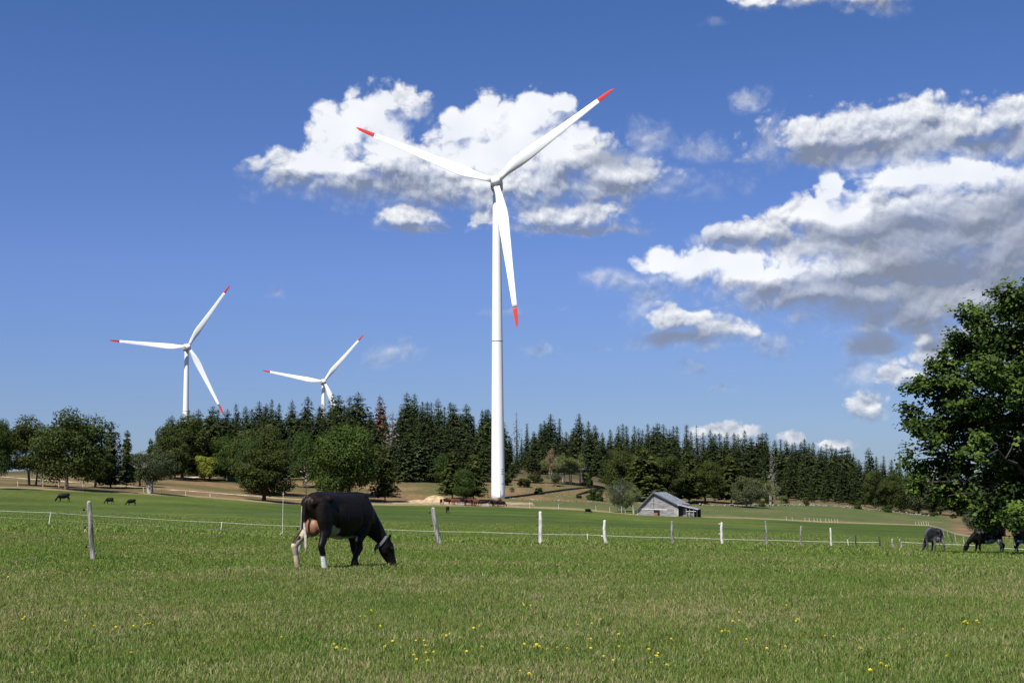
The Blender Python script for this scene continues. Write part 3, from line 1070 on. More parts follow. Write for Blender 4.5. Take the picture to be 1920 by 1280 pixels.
BH = {'oak_a': (16, 14), 'oak_b': (16, 15), 'oak_c': (16, 11), 'maple_a': (14, 14), 'maple_b': (14, 12), 'grey_a': (13, 13), 'grey_b': (14, 12), 'birch': (12, 8), 'yellow': (8, 7),
      'pink': (11, 7), 'bush_a': (3.6, 4.2), 'bush_b': (3.6, 4.6), 'bush_c': (3.2, 3.2), 'pine': (20, 11), 'fir': (16, 8.4), 'bare': (9, 4)}


def tree_at(kind, px, base, top, wpx, label, r=None, name='oak_tree', cat='tree', group=None, rz=None):
    if r is None:
        g, r = hit(px, base, rmin=150)
    else:
        g = on_ground(px, r)
    hgt = at(px, top, r).z - g.z
    h0, w0 = BH[kind]
    sw = wpx * (1.0 if cat == 'tree' else 1.05) / F * r / w0
    return plant_tree(name, BR[kind], g, (sw, sw, hgt / h0), random.uniform(0, 6.28) if rz is None else rz, label, cat, group)


for a in [
    ('maple_b', -4, 900, 790, 46, 'fresh green tree cut by the left photo edge', 300),
    ('oak_b', 58, 908, 782, 104, 'multi-stemmed spreading oak, leftmost of the pair at the left edge', 334),
    ('oak_a', 124, 912, 767, 122, 'broad round-topped oak with thick dark trunk, tallest of the left group', 318),
    ('oak_c', 178, 902, 832, 62, 'low round olive oak between the tall oak and the dark pine', 345),
    ('pine', 207, 900, 790, 74, 'dark ragged pine with two tops right of the tall oak', 350),
    ('fir', 236, 903, 806, 34, 'narrow dark conifer leaning on the ragged pine', 356),
    ('grey_b', 289, 919, 838, 84, 'pale multi-trunked tree at the bend of the gravel track', 326),
    ('oak_c', 262, 904, 845, 50, 'small olive oak behind the pale multi-trunked tree', 372),
    ('fir', 281, 900, 822, 30, 'slim dark conifer top rising over the pale multi-trunked tree', 395),
    ('oak_a', 341, 896, 777, 92, 'tall oak at the left corner of the wood', 462),
    ('oak_c', 318, 898, 812, 66, 'round oak filling the left foot of the wood', 448),
    ('fir', 392, 898, 778, 74, 'wide dark conifer under the left turbine at the edge of the wood', 470),
    ('maple_a', 425, 900, 820, 66, 'bright green maple at the foot of the wood left of the lone oaks', 462),
    ('oak_a', 492, 912, 795, 104, 'large olive oak standing behind the dark round oak', 410),
    ('maple_b', 470, 910, 828, 50, 'small dark tree with short trunk left of the round oak', 398),
    ('oak_c', 495, 937, 834, 98, 'dark round oak with clear trunk at the meadow edge left of the cow', 362),
    ('maple_b', 568, 905, 812, 48, 'bright green maple in the gap left of the great round maple', 455),
    ('oak_a', 655, 915, 800, 110, 'dark oak top just behind the great round maple', 425),
    ('maple_a', 641, 930, 801, 124, 'great round maple with branches to the ground right behind the cow', 398),
    ('fir', 722, 926, 834, 56, 'conical tree on a short trunk right of the great round maple', 404),
    ('fir', 848, 930, 846, 58, 'dark conical tree over the sand heap', 432),
    ('maple_b', 872, 937, 880, 44, 'low branching tree above the resting cattle', 423),
    ('fir', 888, 934, 850, 56, 'dark tree touching the left side of the tall turbine tower', 428),
    ('maple_b', 832, 903, 852, 40, 'greyish slim tree with pale trunk at the wood edge left of the tall turbine', 478),
    ('birch', 1033, 884, 852, 30, 'slim birch with pale stem left of the reddish tree', 520),
    ('pink', 1034, 893, 842, 26, 'small tree with reddish brown leaves among the birches', 512),
    ('birch', 1056, 903, 848, 36, 'pale green birch in the middle of the birch group', 500),
    ('birch', 1071, 905, 856, 40, 'birch with several white stems at the front of the birch group', 496),
    ('birch', 1090, 900, 850, 28, 'rightmost birch of the birch group, light green', 500),
    ('grey_b', 1040, 903, 884, 26, 'small flat-topped tree in front of the birches', 488),
    ('grey_b', 1160, 957, 900, 46, 'thin multi-stemmed tree left of the barn', 388),
    ('grey_a', 1172, 944, 898, 36, 'leafy grey green tree behind the thin tree left of the barn', 402),
    ('birch', 1189, 956, 908, 28, 'light yellow-green sapling tree touching the barn wall', 386),
    ('oak_a', 1168, 925, 838, 66, 'dark spreading beech left behind the barn', 480),
    ('fir', 1208, 938, 838, 84, 'dark broad conifer straight behind the barn', 470),
    ('oak_c', 1252, 938, 848, 70, 'dark beech over the barn ridge', 474),
    ('fir', 1292, 934, 846, 62, 'dark broad conifer over the shed roof', 482),
    ('oak_a', 1322, 930, 862, 66, 'deep green beech at the edge of the sunny bank', 492),
    ('fir', 1371, 938, 856, 66, 'tall dark conifer behind the round grey green bush', 496),
    ('grey_a', 1400, 948, 893, 58, 'round grey green bush tree at the corner of the right field', 474),
    ('birch', 1443, 938, 898, 30, 'light yellowish tree right of the round grey green bush tree', 505),
    ('oak_c', 1640, 966, 876, 36, 'bluish dark tree under the lone spruce at the right end', 578),
    ('oak_a', 1672, 968, 882, 50, 'wide bluish dark tree at the right end of the stone wall', 580),
    ('grey_a', 1722, 970, 888, 60, 'grey green tree left of the big sycamore crown', 582),
    ('oak_c', 1762, 972, 900, 60, 'dark tree half behind the big sycamore crown', 600),
    ('oak_a', 1805, 978, 915, 60, 'dark tree seen under the big sycamore crown', 610),
    ('grey_a', 1838, 1000, 936, 62, 'low leafy tree below the sycamore crown behind the standing cow', 255),
    ('oak_c', 1880, 1006, 910, 70, 'dark leafy tree under the right part of the sycamore crown', 230),
    ('maple_a', 1925, 1015, 905, 90, 'dark bushy tree cut by the right photo edge', 190),
    ('yellow', 1912, 1012, 925, 44, 'sunny yellow green tree under the sycamore at the right edge', 175),
]:
    tree_at(a[0], a[1], a[2], a[3], a[4], a[5], r=a[6],
            name={'pine': 'pine_tree', 'fir': 'conifer_tree', 'birch': 'birch_tree', 'pink': 'small_tree', 'maple_a': 'maple_tree', 'maple_b': 'maple_tree',
                  'grey_a': 'leafy_tree', 'grey_b': 'multi_stemmed_tree', 'yellow': 'small_tree'}.get(a[0], 'oak_tree'))
for i, (px, t_, w_) in enumerate([(8, 884, 30), (28, 889, 24), (45, 886, 26), (66, 880, 34), (150, 884, 30), (246, 874, 30), (256, 868, 26)]):
    tree_at('oak_c', px, 0, t_, w_, 'tiny far tree on the horizon behind the left oaks', r=640 + i * 9, name='distant_tree', group='far trees on the left horizon')
tree_at('bare', 574, 915, 866, 26, 'small leafless grey tree left of the great round maple', r=412, name='dead_tree')
for a in [
    ('yellow', 384, 890, 850, 40, 'yellow green bush glowing at the foot of the wood left', 455), ('bush_b', 984, 913, 893, 27, 'dark round bush on the stony slope right of the turbine tower', None),
    ('bush_b', 1003, 905, 886, 28, 'larger dark bush up the slope behind the round one', None), ('bush_c', 960, 922, 911, 9, 'small light bush close to the turbine tower', None),
    ('bush_a', 1010, 926, 912, 17, 'neat round green bush in the middle of the dry slope', None), ('bush_a', 1118, 938, 913, 33, 'wide green bush at the right end of the dry slope', None),
    ('bush_b', 1086, 934, 927, 12, 'tiny dark bush between the two green bushes', None), ('bush_a', 1428, 949, 936, 14, 'small bush right of the round grey green bush tree', None),
    ('bush_a', 1442, 944, 926, 18, 'upright green bush on the stone wall, first right of the grey green tree', None), ('bush_c', 1470, 943, 925, 20, 'light green bush on the stone wall below the dead grey spruce', None),
    ('bush_b', 1511, 948, 934, 12, 'dark bush on the stone wall in the middle of the right field edge', None), ('bush_a', 1608, 954, 937, 15, 'upright bush at the stone wall under the right spruces', None),
    ('bush_a', 1664, 960, 944, 18, 'round green bush at the right end of the stone wall', None), ('bush_b', 1752, 968, 958, 16, 'low dark bush on the far field rim left of the sycamore', None),
    ('bush_b', 1787, 972, 962, 12, 'small bush on the far field rim under the sycamore', None), ('bush_b', 945, 890, 880, 30, 'dark bush at the wood edge just right of the tower', 486),
    ('bush_a', 1100, 905, 884, 22, 'dark bush right of the birch group', 500),
]:
    tree_at(a[0], a[1], a[2], a[3], a[4], a[5], r=a[6], name='bush', cat='bush')

# ------------------------------------------------------------------ stones
M['stone'] = m_noise('limestone', (0.12, 0.11, 0.095), (0.30, 0.285, 0.25), 1.4, 0.9, 5, 0.03)


def rock_mesh(seed, nu=8, nv=5):
    random.seed(seed)
    return MB().blob((0, 0, 0), (1, 0.75, 0.55), nu, nv, 0.24).mesh('rock', M['stone'])


ROCKS = [rock_mesh(s) for s in range(4)]
random.seed(21)


def stones_object(name, spots, label, cat, kind=None):
    V = []; Fc = []
    base = []
    for me in ROCKS:
        v = np.array([v.co[:] for v in me.vertices]); t = []
        me.calc_loop_triangles()
        t = np.array([tuple(x.vertices) for x in me.loop_triangles])
        base.append((v, t))
    o = 0
    for (p, s) in spots:
        v, t = random.choice(base)
        a = random.uniform(0, 6.28)
        R = np.array([[math.cos(a), -math.sin(a), 0], [math.sin(a), math.cos(a), 0], [0, 0, 1]])
        q = (v * np.array([s, s, s * random.uniform(0.7, 1.2)])) @ R.T + np.array(p) + np.array([0, 0, s * 0.2])
        V.append(q); Fc.append(t + o); o += len(q)
    me = mesh_np(name, np.concatenate(V), np.concatenate(Fc), M['stone'])
    ob = link(name, me)
    tag(ob, label, cat, None, kind)
    return ob


def wall_spots(pts, step=0.7, s0=0.42, layers=2, thin=0.0):
    sp = []
    for a, b in zip(pts[:-1], pts[1:]):
        a = Vector((a.x, a.y, 0)); b = Vector((b.x, b.y, 0))
        n = max(1, int((b - a).length / step))
        for i in range(n):
            if random.random() < thin:
                continue
            p = a.lerp(b, (i + random.random()) / n)
            for l in range(random.choice([1, layers])):
                x = p.x + random.uniform(-.3, .3); y = p.y + random.uniform(-.3, .3)
                sp.append(((x, y, gz(x, y) + l * 0.32), s0 * random.uniform(0.55, 1.3)))
    return sp


def polar_pts(lst):
    return [on_ground(px, np.interp(px, WALL_PX, WALL_R)) for px in lst]


stones_object('dry_stone_wall', wall_spots(polar_pts([1306, 1330, 1360, 1400, 1430, 1470, 1510, 1550, 1600, 1650, 1700, 1750]), 0.75, 0.42, 2, 0.2),
              'low tumbled wall of pale stones along the far rim of the right field', 'stone wall')
stones_object('dry_stone_wall', wall_spots(polar_pts([948, 980, 1010, 1040, 1080, 1120, 1150]), 0.8, 0.36, 2, 0.3),
              'low tumbled stone wall below the dry slope right of the turbine', 'stone wall')
sp = []
for _ in range(230):
    px = random.uniform(945, 1180)
    r = np.interp(px, WALL_PX, WALL_R) + random.uniform(3, 52)
    g = on_ground(px, r)
    if vnoise(np.array([g.x / 7]), np.array([g.y / 7]), 4)[0] > 0.45:
        sp.append((g, random.uniform(0.10, 0.32)))
stones_object('scattered_stones', sp, 'pale stones strewn over the dry slope right of the tall turbine', 'stones', 'stuff')

# sand heap beside the cattle
M['sand'] = m_noise('yellow_sand', (0.26, 0.19, 0.10), (0.44, 0.34, 0.20), 0.8, 0.95, 5, 0.05)


def heap(px, r, w, d, h, label, seed):
    g = on_ground(px, r)
    n = 34
    V = []; Fc = []
    for i in range(n + 1):
        for j in range(n + 1):
            u, v = i / n * 2 - 1, j / n * 2 - 1
            q = math.hypot(u, v)
            z = max(0.0, 1 - q) ** 0.9 * (0.7 + 0.75 * fbm(np.array([u * 1.8 + seed]), np.array([v * 1.8]), seed)[0])
            x, y = g.x + u * w, g.y + v * d
            V.append((x - g.x, y - g.y, gz(x, y) - g.z + z * h - 0.12 + 0.10 * vnoise(np.array([u * 9.0]), np.array([v * 9.0]), 8)[0]))
    for i in range(n):
        for j in range(n):
            a = i * (n + 1) + j
            Fc.append((a, a + n + 1, a + n + 2, a + 1))
    o = link('sand_heap', mesh_np('sand_heap', V, Fc, M['sand'], True), None, g)
    tag(o, label, 'sand heap')


heap(818, 411, 4.6, 4, 2.5, 'tallest yellow sand heap left of the cattle', 3)
heap(842, 413, 4.0, 4, 1.5, 'pale flatter sand heap behind the standing cattle', 6)
heap(783, 409, 4.6, 4, 0.9, 'low sand ridge left of the tall heap', 9)

# ------------------------------------------------------------------ barn
M['board'] = m_noise('weathered_board', (0.13, 0.127, 0.13), (0.34, 0.33, 0.34), 1.3, 0.85, 6, 0.01, stretch=(0.35, 1, 5.0))
M['trim'] = m_noise('bleached_trim', (0.50, 0.49, 0.46), (0.72, 0.71, 0.68), 1.2, 0.8)
M['roof'] = m_noise('blue_grey_sheet_roof', (0.13, 0.145, 0.165), (0.22, 0.24, 0.265), 0.8, 0.5, 4, 0.005, spec=0.5)
M['barge'] = mat('dark_barge_board', (0.06, 0.06, 0.075), 0.7)
M['darkwood'] = m_noise('dark_old_wood', (0.03, 0.026, 0.022), (0.09, 0.08, 0.07), 2.0, 0.9)
M['inside'] = mat('doorway_shade', (0.012, 0.011, 0.010), 0.9)
M['rust'] = m_noise('rusty_brown', (0.16, 0.08, 0.05), (0.26, 0.15, 0.10), 2.0, 0.9)
M['concrete'] = m_noise('grey_rubble_render', (0.22, 0.21, 0.19), (0.36, 0.35, 0.32), 1.6, 0.9, bumpd=0.02)


def build_barn():
    R0 = 376.0
    g = hit(1197, 965, rmin=300)[0]
    gl = at(1196, 964, R0); gr = at(1272, 965, R0)
    k = R0 / F                                  # metres per photo pixel
    W = 76 * k; H = 43 * k; E = 16.5 * k; L = 15.0
    c = (gl + gr) / 2
    zb = gz(c.x, c.y) + 0.05
    zb = min(zb, at(1230, 966, R0).z)
    H = at(1230, 922.5, R0).z - zb
    E = at(1262, 946, R0).z - zb
    ax = ray(1230, 905)                         # view direction at the barn
    rz = -math.atan2(ax.x, ax.y) - math.radians(11.5)
    root = empty('barn', (c.x, c.y, zb), rz)
    tag(root, 'old grey boarded barn with blue grey gabled roof at the far rim of the meadow', 'barn')
    # local axes: x right along the gable, y away; ridge shifted left of the middle as seen
    xr = (1226 - 1234) * k
    hw = W / 2
    # core walls
    wb = MB()
    prof = [(-hw + .06, 0, -0.6), (hw - .06, 0, -0.6), (hw - .06, 0, E - .05), (xr, 0, H - .15), (-hw + .06, 0, E - 1.0)]
    EL = E - 1.0
    wb.prism([(p[0], 0.12, p[2]) for p in prof], (0, 0, 0), (0, L, 0))
    wb.build('wall', M['darkwood'], root)
    # gable boards, one by one, cut to the slope, with the door opening left free
    bh = 0.27
    z = -0.3
    n = 0
    random.seed(5)
    while z < H - 0.35:
        z1 = z + bh - 0.025
        def lim(zz):
            xl = -hw if zz < EL else -hw + (zz - EL) / (H - EL) * (xr + hw)
            xr_ = hw if zz < E else hw - (zz - E) / (H - E) * (hw - xr)
            return xl + 0.05, xr_ - 0.05
        a0, b0 = lim(z); a1, b1 = lim(z1)
        segs = [(max(a0, a0), xr - 0.05, a1), (xr + 0.05, b0, b1)]
        pieces = []
        door = (-1.15, 0.45) if z < 1.35 else None
        for (s0, s1, kk) in (('L', a0, a1), ('R', b0, b1)):
            if s0 == 'L':
                pieces.append([(s1, z), (xr - .03, z), (xr - .03, z1), (kk, z1)])
            else:
                pieces.append([(xr + .03, z), (s1, z), (kk, z1), (xr + .03, z1)])
        for q in pieces:
            x0 = min(p[0] for p in q); x1 = max(p[0] for p in q)
            if x1 - x0 < 0.3:
                continue
            cuts = [q]
            if door and x0 < door[1] and x1 > door[0]:
                cuts = []
                if x0 < door[0]:
                    cuts.append([(x0, z), (door[0], z), (door[0], z1), (x0, z1)])
                if x1 > door[1]:
                    cuts.append([(door[1], z), (x1, z), (x1, z1), (door[1], z1)])
            for cq in cuts:
                dy = random.uniform(-0.02, 0.02)
                m = MB().prism([(p[0], 0.06 + dy, p[1]) for p in cq], (0, 0, 0), (0, 0.045, 0))
                m.build('board', M['board'], root)
        z += bh
    MB().box((xr, 0.03, H * 0.5 + 0.9), (0.10, 0.05, H - 2.4)).build('centre_batten', M['darkwood'], root)
    # slanting pale rail across the gable
    MB().prism([(-hw - .1, -.02, EL - 0.05), (-hw - .1, -.02, EL + .12), (hw * .45, -.02, 1.62), (hw * .45, -.02, 1.42)], (0, 0, 0), (0, 0.05, 0)).build('slanting_rail', M['trim'], root)
    MB().box((-0.35, 0.10, 0.65), (1.6, 0.03, 1.4)).build('doorway_shade_sheet', M['inside'], root)  # solid near-black sheet, shade inside the doorway put into its colour
    MB().box((-0.62, -0.02, 0.35), (1.0, 0.06, 0.75)).build('rusty_door_leaf', M['rust'], root)
    MB().box((-hw - 0.03, 0.0, E * 0.36 - .3), (0.10, 0.12, EL + 0.6)).build('corner_post', M['trim'], root)
    # roof: two sheets with seams and dark barge boards
    ov = 0.45
    for side, name in ((-1, 'roof_slope'), (1, 'roof_slope')):
        xe = -hw - 0.35 if side < 0 else hw + 0.35
        ze = (EL - 0.35 * (H - EL) / (xr + hw)) if side < 0 else (E - 0.35 * (H - E) / (hw - xr))
        rf = MB().prism([(xr, -ov, H), (xe, -ov, ze), (xe, -ov, ze + .07), (xr, -ov, H + .09)], (0, 0, 0), (0, L + 2 * ov, 0)).build(name, M['roof'], root)
        sm = MB()
        for i in range(16):
            y = -ov + 0.05 + i * (L + 2 * ov - .1) / 15
            sm.prism([(xr, y - .03, H + .085), (xe, y - .03, ze + .065), (xe, y - .03, ze + .115), (xr, y - .03, H + .135)], (0, 0, 0), (0, 0.06, 0))
        sm.build('standing_seams', M['roof'], rf)
        MB().prism([(xr, -ov - .06, H + .02), (xe, -ov - .06, ze), (xe, -ov - .06, ze - .30), (xr, -ov - .06, H - .30)], (0, 0, 0), (0, 0.055, 0)).build('barge_board', M['barge'], root)
    MB().box((xr, L / 2, H + .12), (0.3, L + 2 * ov, 0.06)).build('ridge_cap', M['roof'], root)
    # stone corner and open shed at the right
    MB().box((hw - .55, -.05, 0.75), (1.2, 0.25, 1.9)).build('rubble_corner', M['concrete'], root)
    MB().box((hw + 1.0, 1.3, 0.75), (2.0, 0.25, 2.1)).build('side_wall', M['darkwood'], root)
    MB().box((hw + 1.55, 1.1, 0.75), (0.9, 0.1, 1.9)).build('side_door', M['board'], root)
    x0, x1 = hw - .1, hw + 37 * k
    z0, z1 = E + 0.05, at(1309, 954.5, R0).z - zb
    MB().prism([(x0, -.5, z0), (x1, -.5, z1), (x1, -.5, z1 + .08), (x0, -.5, z0 + .08)], (0, 0, 0), (0, 5.5, 0)).build('shed_roof', M['roof'], root)
    MB().prism([(x0, -.58, z0 - .03), (x1, -.58, z1 - .03), (x1, -.58, z1 + .07), (x0, -.58, z0 + .07)], (0, 0, 0), (0, 0.07, 0)).build('shed_fascia', M['trim'], root)
    MB().box(((hw + x1) / 2 + .8, 4.4, 0.7), (x1 - hw - 1.8, 0.15, 2.2)).build('shed_back_wall', M['darkwood'], root)
    for i in range(4):
        x = hw + 2.1 + i * (x1 - hw - 2.4) / 3
        zt = z0 + (z1 - z0) * (x - x0) / (x1 - x0)
        MB().box((x, -.2, (zt - .5) / 2), (0.16, 0.16, zt + .5)).build('shed_post', M['board'] if i != 3 else M['darkwood'], root)
    MB().box((hw + 3.4, -.25, 1.15), (2.5, 0.06, 0.12)).build('shed_rail', M['trim'], root)
    MB().box((hw + 3.2, 1.0, 0.35), (1.7, 1.2, 0.9)).build('feed_trough', M['concrete'], root)
    # logs on the shed roof
    MB().tube([(x0 + .9, 1.2, z0 + .15), (x0 + 2.6, 1.4, z0 - .12)], 0.14, 6).tube([(x0 + 1.4, 2.4, z0 + .12), (x0 + 3.2, 2.1, z0 - .18)], 0.12, 6).build('old_poles', M['darkwood'], root)
    return root


build_barn()

# ------------------------------------------------------------------ wind turbines
M['tower'] = m_noise('white_tower_paint', (0.74, 0.75, 0.76), (0.80, 0.81, 0.82), 0.15, 0.45, 3, stretch=(1, 1, 0.2), spec=0.4)
M['blade'] = mat('white_blade_gelcoat', (0.80, 0.81, 0.82), 0.35, 0.45)
M['red'] = mat('red_blade_tip', (0.52, 0.035, 0.022), 0.4, 0.4)
M['grey_paint'] = mat('light_grey_paint', (0.50, 0.51, 0.52), 0.5)
M['seam'] = mat('dark_joint', (0.12, 0.12, 0.13), 0.6)


def airfoil(n=16):
    P = []
    for i in range(n):
        a = 2 * math.pi * i / n
        x = math.cos(a)
        t = 0.5 * math.sin(a) * (1.0 - 0.55 * max(0, -x)) * (1 if math.sin(a) > 0 else 0.7)
        P.append((x, t))
    return P


def blade_mesh(name, R, y0, y1, material, twist0=26.0):
    """blade along +Z, chord along X, thickness along Y (the wind side is -Y)"""
    mbb = MB()
    st = np.linspace(y0, y1, 26)
    rings = []
    AF = airfoil(18)
    for s in st:
        t = s / R
        # chord
        ch = np.interp(t, [0.03, 0.07, 0.13, 0.20, 0.27, 0.40, 0.60, 0.80, 0.92, 0.975, 1.0], [2.0, 2.05, 2.7, 3.45, 3.5, 2.9, 2.15, 1.55, 1.15, 0.8, 0.12])
        th = np.interp(t, [0.03, 0.07, 0.13, 0.20, 0.30, 0.5, 0.8, 1.0], [1.0, 0.97, 0.62, 0.36, 0.25, 0.20, 0.16, 0.14])
        tw = math.radians(np.interp(t, [0.03, 0.15, 0.25, 0.5, 1.0], [twist0, twist0, twist0 * 0.6, twist0 * 0.22, 0.5]))
        pre = -1.6 * t ** 2                    # bent a little up wind
        ring = []
        for (x, y) in AF:
            cx = x * ch / 2 - (0.18 * ch if t > 0.09 else 0.18 * ch * max(0, (t - .03) / .06))
            cy = y * ch * th
            X = cx * math.cos(tw) - cy * math.sin(tw)
            Y = cx * math.sin(tw) + cy * math.cos(tw)
            ring.append((X, Y + pre, s))
        rings.append(ring)
    n = len(AF)
    V = [p for r_ in rings for p in r_]
    Fc = []
    for i in range(len(rings) - 1):
        for k in range(n):
            a, b = i * n + k, i * n + (k + 1) % n
            Fc.append((a, b, b + n, a + n))
    Fc.append(tuple(range(n))[::-1]); Fc.append(tuple(range((len(rings) - 1) * n, len(rings) * n)))
    mbb.add(V, Fc)
    return mbb.mesh(name, material, True)


RB = 45.0
BL = blade_mesh('blade', RB, 1.35, RB * 0.868, M['blade'])
BT = blade_mesh('blade_tip', RB, RB * 0.868, RB, M['red'])


def build_turbine(hub_px, hub_py, r, phase, label, yaw=0.0, size=1.0, base_px=None, detail=True, rs=1.0):
    hubw = at(hub_px, hub_py, r)
    ax = ray(hub_px, 905)
    face = math.atan2(ax.x, ax.y)              # rotor looks back at the eye
    rz = -face + yaw
    fw = Vector((math.sin(-rz), -math.cos(-rz), 0)) * 1.0
    fw = Vector((math.sin(rz), -math.cos(rz), 0))
    tc = hubw - fw * 4.4 * size                 # tower axis behind the rotor
    gzb = gz(tc.x, tc.y)
    root = empty('wind_turbine', (tc.x, tc.y, gzb), rz)
    tag(root, label, 'wind turbine', 'wind turbines on the ridge')
    H = hubw.z - gzb
    top = H - 1.9 * size
    seams = [0.0, 0.245, 0.52, 0.78, 1.0]
    rad = lambda t: (2.12 - (2.12 - 1.18) * t ** 1.05) * size
    m = MB()
    zz = np.linspace(-1.0, top, 40)
    m.tube([(0, 0, z) for z in zz], [rad(max(0, z) / top) for z in zz], 40)
    m.build('tower', M['tower'], root, smooth=True)
    for t in (0.505,):
        z = top * t
        MB().tube([(0, 0, z - .11), (0, 0, z + .11)], [rad(t) + .035] * 2, 40).build('flange_ring', M['seam'], root, smooth=False)
        MB().tube([(0, 0, z + .12), (0, 0, z + .3)], [rad(t) + .05] * 2, 40).build('flange_ring', M['tower'], root, smooth=False)
    # nacelle behind the hub
    nb = MB()
    prof = [(-2.6, 1.55), (-1.9, 1.85), (1.5, 1.95), (5.2, 1.8), (6.4, 1.35)]
    rings = []
    n = 20
    for (y, rr) in prof:
        ring = []
        for i in range(n):
            a = 2 * math.pi * i / n
            cx, cz = math.cos(a), math.sin(a)
            s_ = (abs(cx) ** 4 + abs(cz) ** 4) ** -0.25
            ring.append((cx * s_ * rr * size, y * size, H + (cz * s_ * rr * (0.95 if cz > 0 else 0.95)) * size + 0.05))
        rings.append(ring)
    V = [p for q in rings for p in q]; Fc = []
    for i in range(len(rings) - 1):
        for k in range(n):
            a, b = i * n + k, i * n + (k + 1) % n
            Fc.append((a, a + n, b + n, b))
    Fc.append(tuple(range(n))); Fc.append(tuple(range((len(rings) - 1) * n, len(rings) * n))[::-1])
    nb.add(V, Fc)
    nac = nb.build('nacelle', M['grey_paint'], root, smooth=False)
    MB().box((0, 4.6 * size, H + 2.25 * size), (2.2 * size, 1.2 * size, 0.7 * size)).tube([(0.6, 5.2 * size, H + 2 * size), (0.6, 5.2 * size, H + 3.6 * size)], 0.05, 6).build('wind_vane_box', M['grey_paint'], nac)
    # hub: rounded spinner; tilt the rotor 5 degrees
    hub = MB()
    pr = [(-3.55, 0.15), (-3.4, 0.75), (-2.9, 1.3), (-2.1, 1.62), (-1.1, 1.68), (-0.35, 1.45)]
    hub.tube([(0, -y - 0.0, 0) for y, _ in [(-q[0] - 0.0, q[1]) for q in pr]], [q[1] for q in pr], 24)
    hubo = hub.build('rotor_hub', M['grey_paint'] if False else M['blade'], root, smooth=True)
    # its profile is written round the rotor centre
    T = Matrix.Translation((0, -4.4 * size, H)) @ Matrix.Rotation(math.radians(-5), 4, 'X') @ Matrix.Scale(size, 4)
    hubo.matrix_local = T @ Matrix.Translation((0, 1.9, 0))
    for k in range(3):
        a = math.radians(phase + 120 * k)      # angle from the picture's right, counterclockwise
        Rm = Matrix.Rotation(-(a - math.pi / 2), 4, 'Y')
        # Rotation about Y takes +Z towards +X for positive angles
        Rm = Matrix.Rotation(math.pi / 2 - a, 4, 'Y')
        b = link('blade', BL, root)
        b.matrix_local = T @ Rm @ Matrix.Scale(rs, 4)
        link('blade_tip', BT, b)
        MB().tube([(0, 0, 0.9), (0, 0, 1.36)], [1.12, 1.02], 24).build('blade_root', M['grey_paint'], root).matrix_local = T @ Rm
    if detail:
        MB().box((0.2, -rad(0.0) - .02, 1.6), (1.0, 0.12, 2.3)).build('tower_door', M['tower'], root)
        a = math.radians(-52)
        for z, w in ((9.0, .9), (8.3, 1.2), (7.6, 1.1), (4.6, 1.0)):
            for k in range(3):
                aa = a + k * 0.13
                q = rad(z / top) + .012
                MB().box((math.cos(aa) * q, math.sin(aa) * q, z), (0.02, w * .22, 0.22), (0, 0, aa)).build('tower_marking', M['seam'], root)
    return root


build_turbine(929.5, 340.0, 437.0, 37.9, 'tallest wind turbine with white tower and red blade tips rising behind the cattle', yaw=math.radians(-3), rs=1.052)
build_turbine(352.5, 650.0, 851.0, 57.0, 'smaller wind turbine at the far left, tower hidden below by the wood', yaw=math.radians(9), detail=False)
build_turbine(607.5, 715.0, 1034.0, 50.2, 'smallest wind turbine, mostly sunk behind the spruces in the middle', yaw=math.radians(5), detail=False)

# ------------------------------------------------------------------ fences
M['post'] = m_noise('silver_grey_post', (0.10, 0.095, 0.085), (0.36, 0.345, 0.32), 11.0, 0.9, 6, 0.01, stretch=(1, 1, 0.2))
M['post_white'] = m_noise('whitish_post', (0.22, 0.20, 0.17), (0.58, 0.56, 0.52), 11.0, 0.9, 6, 0.01, stretch=(1, 1, 0.3), lo=0.25, hi=0.55)
M['post_dark'] = m_noise('dark_blue_grey_post', (0.025, 0.03, 0.045), (0.07, 0.08, 0.10), 7.0, 0.8, 5, stretch=(1, 1, 0.2))
M['insul'] = mat('black_insulator', (0.012, 0.012, 0.012), 0.4)
M['insul_w'] = mat('white_insulator', (0.75, 0.75, 0.72), 0.4)
M['plastic'] = mat('white_plastic_post', (0.78, 0.78, 0.76), 0.5)
M['rope'] = mat('white_fence_rope', (0.74, 0.76, 0.68), 0.6)
M['wire'] = mat('steel_wire', (0.45, 0.45, 0.45), 0.45, metallic=0.6)


def wood_post(px, base, px_top, top, r, rad, material, label, ins=(0.25, 0.7, 1.0), knob=None, seed=0, group='wooden posts of the near fence'):
    g = on_ground(px, r)
    gt = at(px_top, top, r)
    root = empty('fence_post', g)
    tag(root, label, 'fence post', group)
    d = gt - g
    random.seed(seed)
    pts = []; rd = []
    bow = Vector((random.uniform(-1, 1) * rad * 0.8, 0, 0))
    n = 9
    for i in range(n + 1):
        t = i / n
        pts.append(d * t + bow * math.sin(math.pi * t) + Vector((random.uniform(-1, 1), random.uniform(-1, 1), 0)) * rad * 0.07)
        rd.append(rad * (1.06 - 0.22 * t) * random.uniform(0.93, 1.07))
    pts = [Vector((0, 0, -0.35))] + pts + [pts[-1] + d.normalized() * rad * 0.5]
    rd = [rad * 1.1] + rd + [rd[-1] * 0.45]
    m = MB().tube(pts, rd, 9)
    m.build('post', material, root, smooth=False)
    for h in ins:
        t = h / d.length
        p = d * t + bow * math.sin(math.pi * t)
        if t > 0.98:
            continue
        MB().tube([p + Vector((-rad * .7, -.01, 0)), p + Vector((-rad - .035, -.015, 0))], 0.012, 6).blob(p + Vector((-rad - .055, -.015, 0)), (.024, .024, .03), 8, 5).build('insulator', knob or M['insul'], root)
    return root


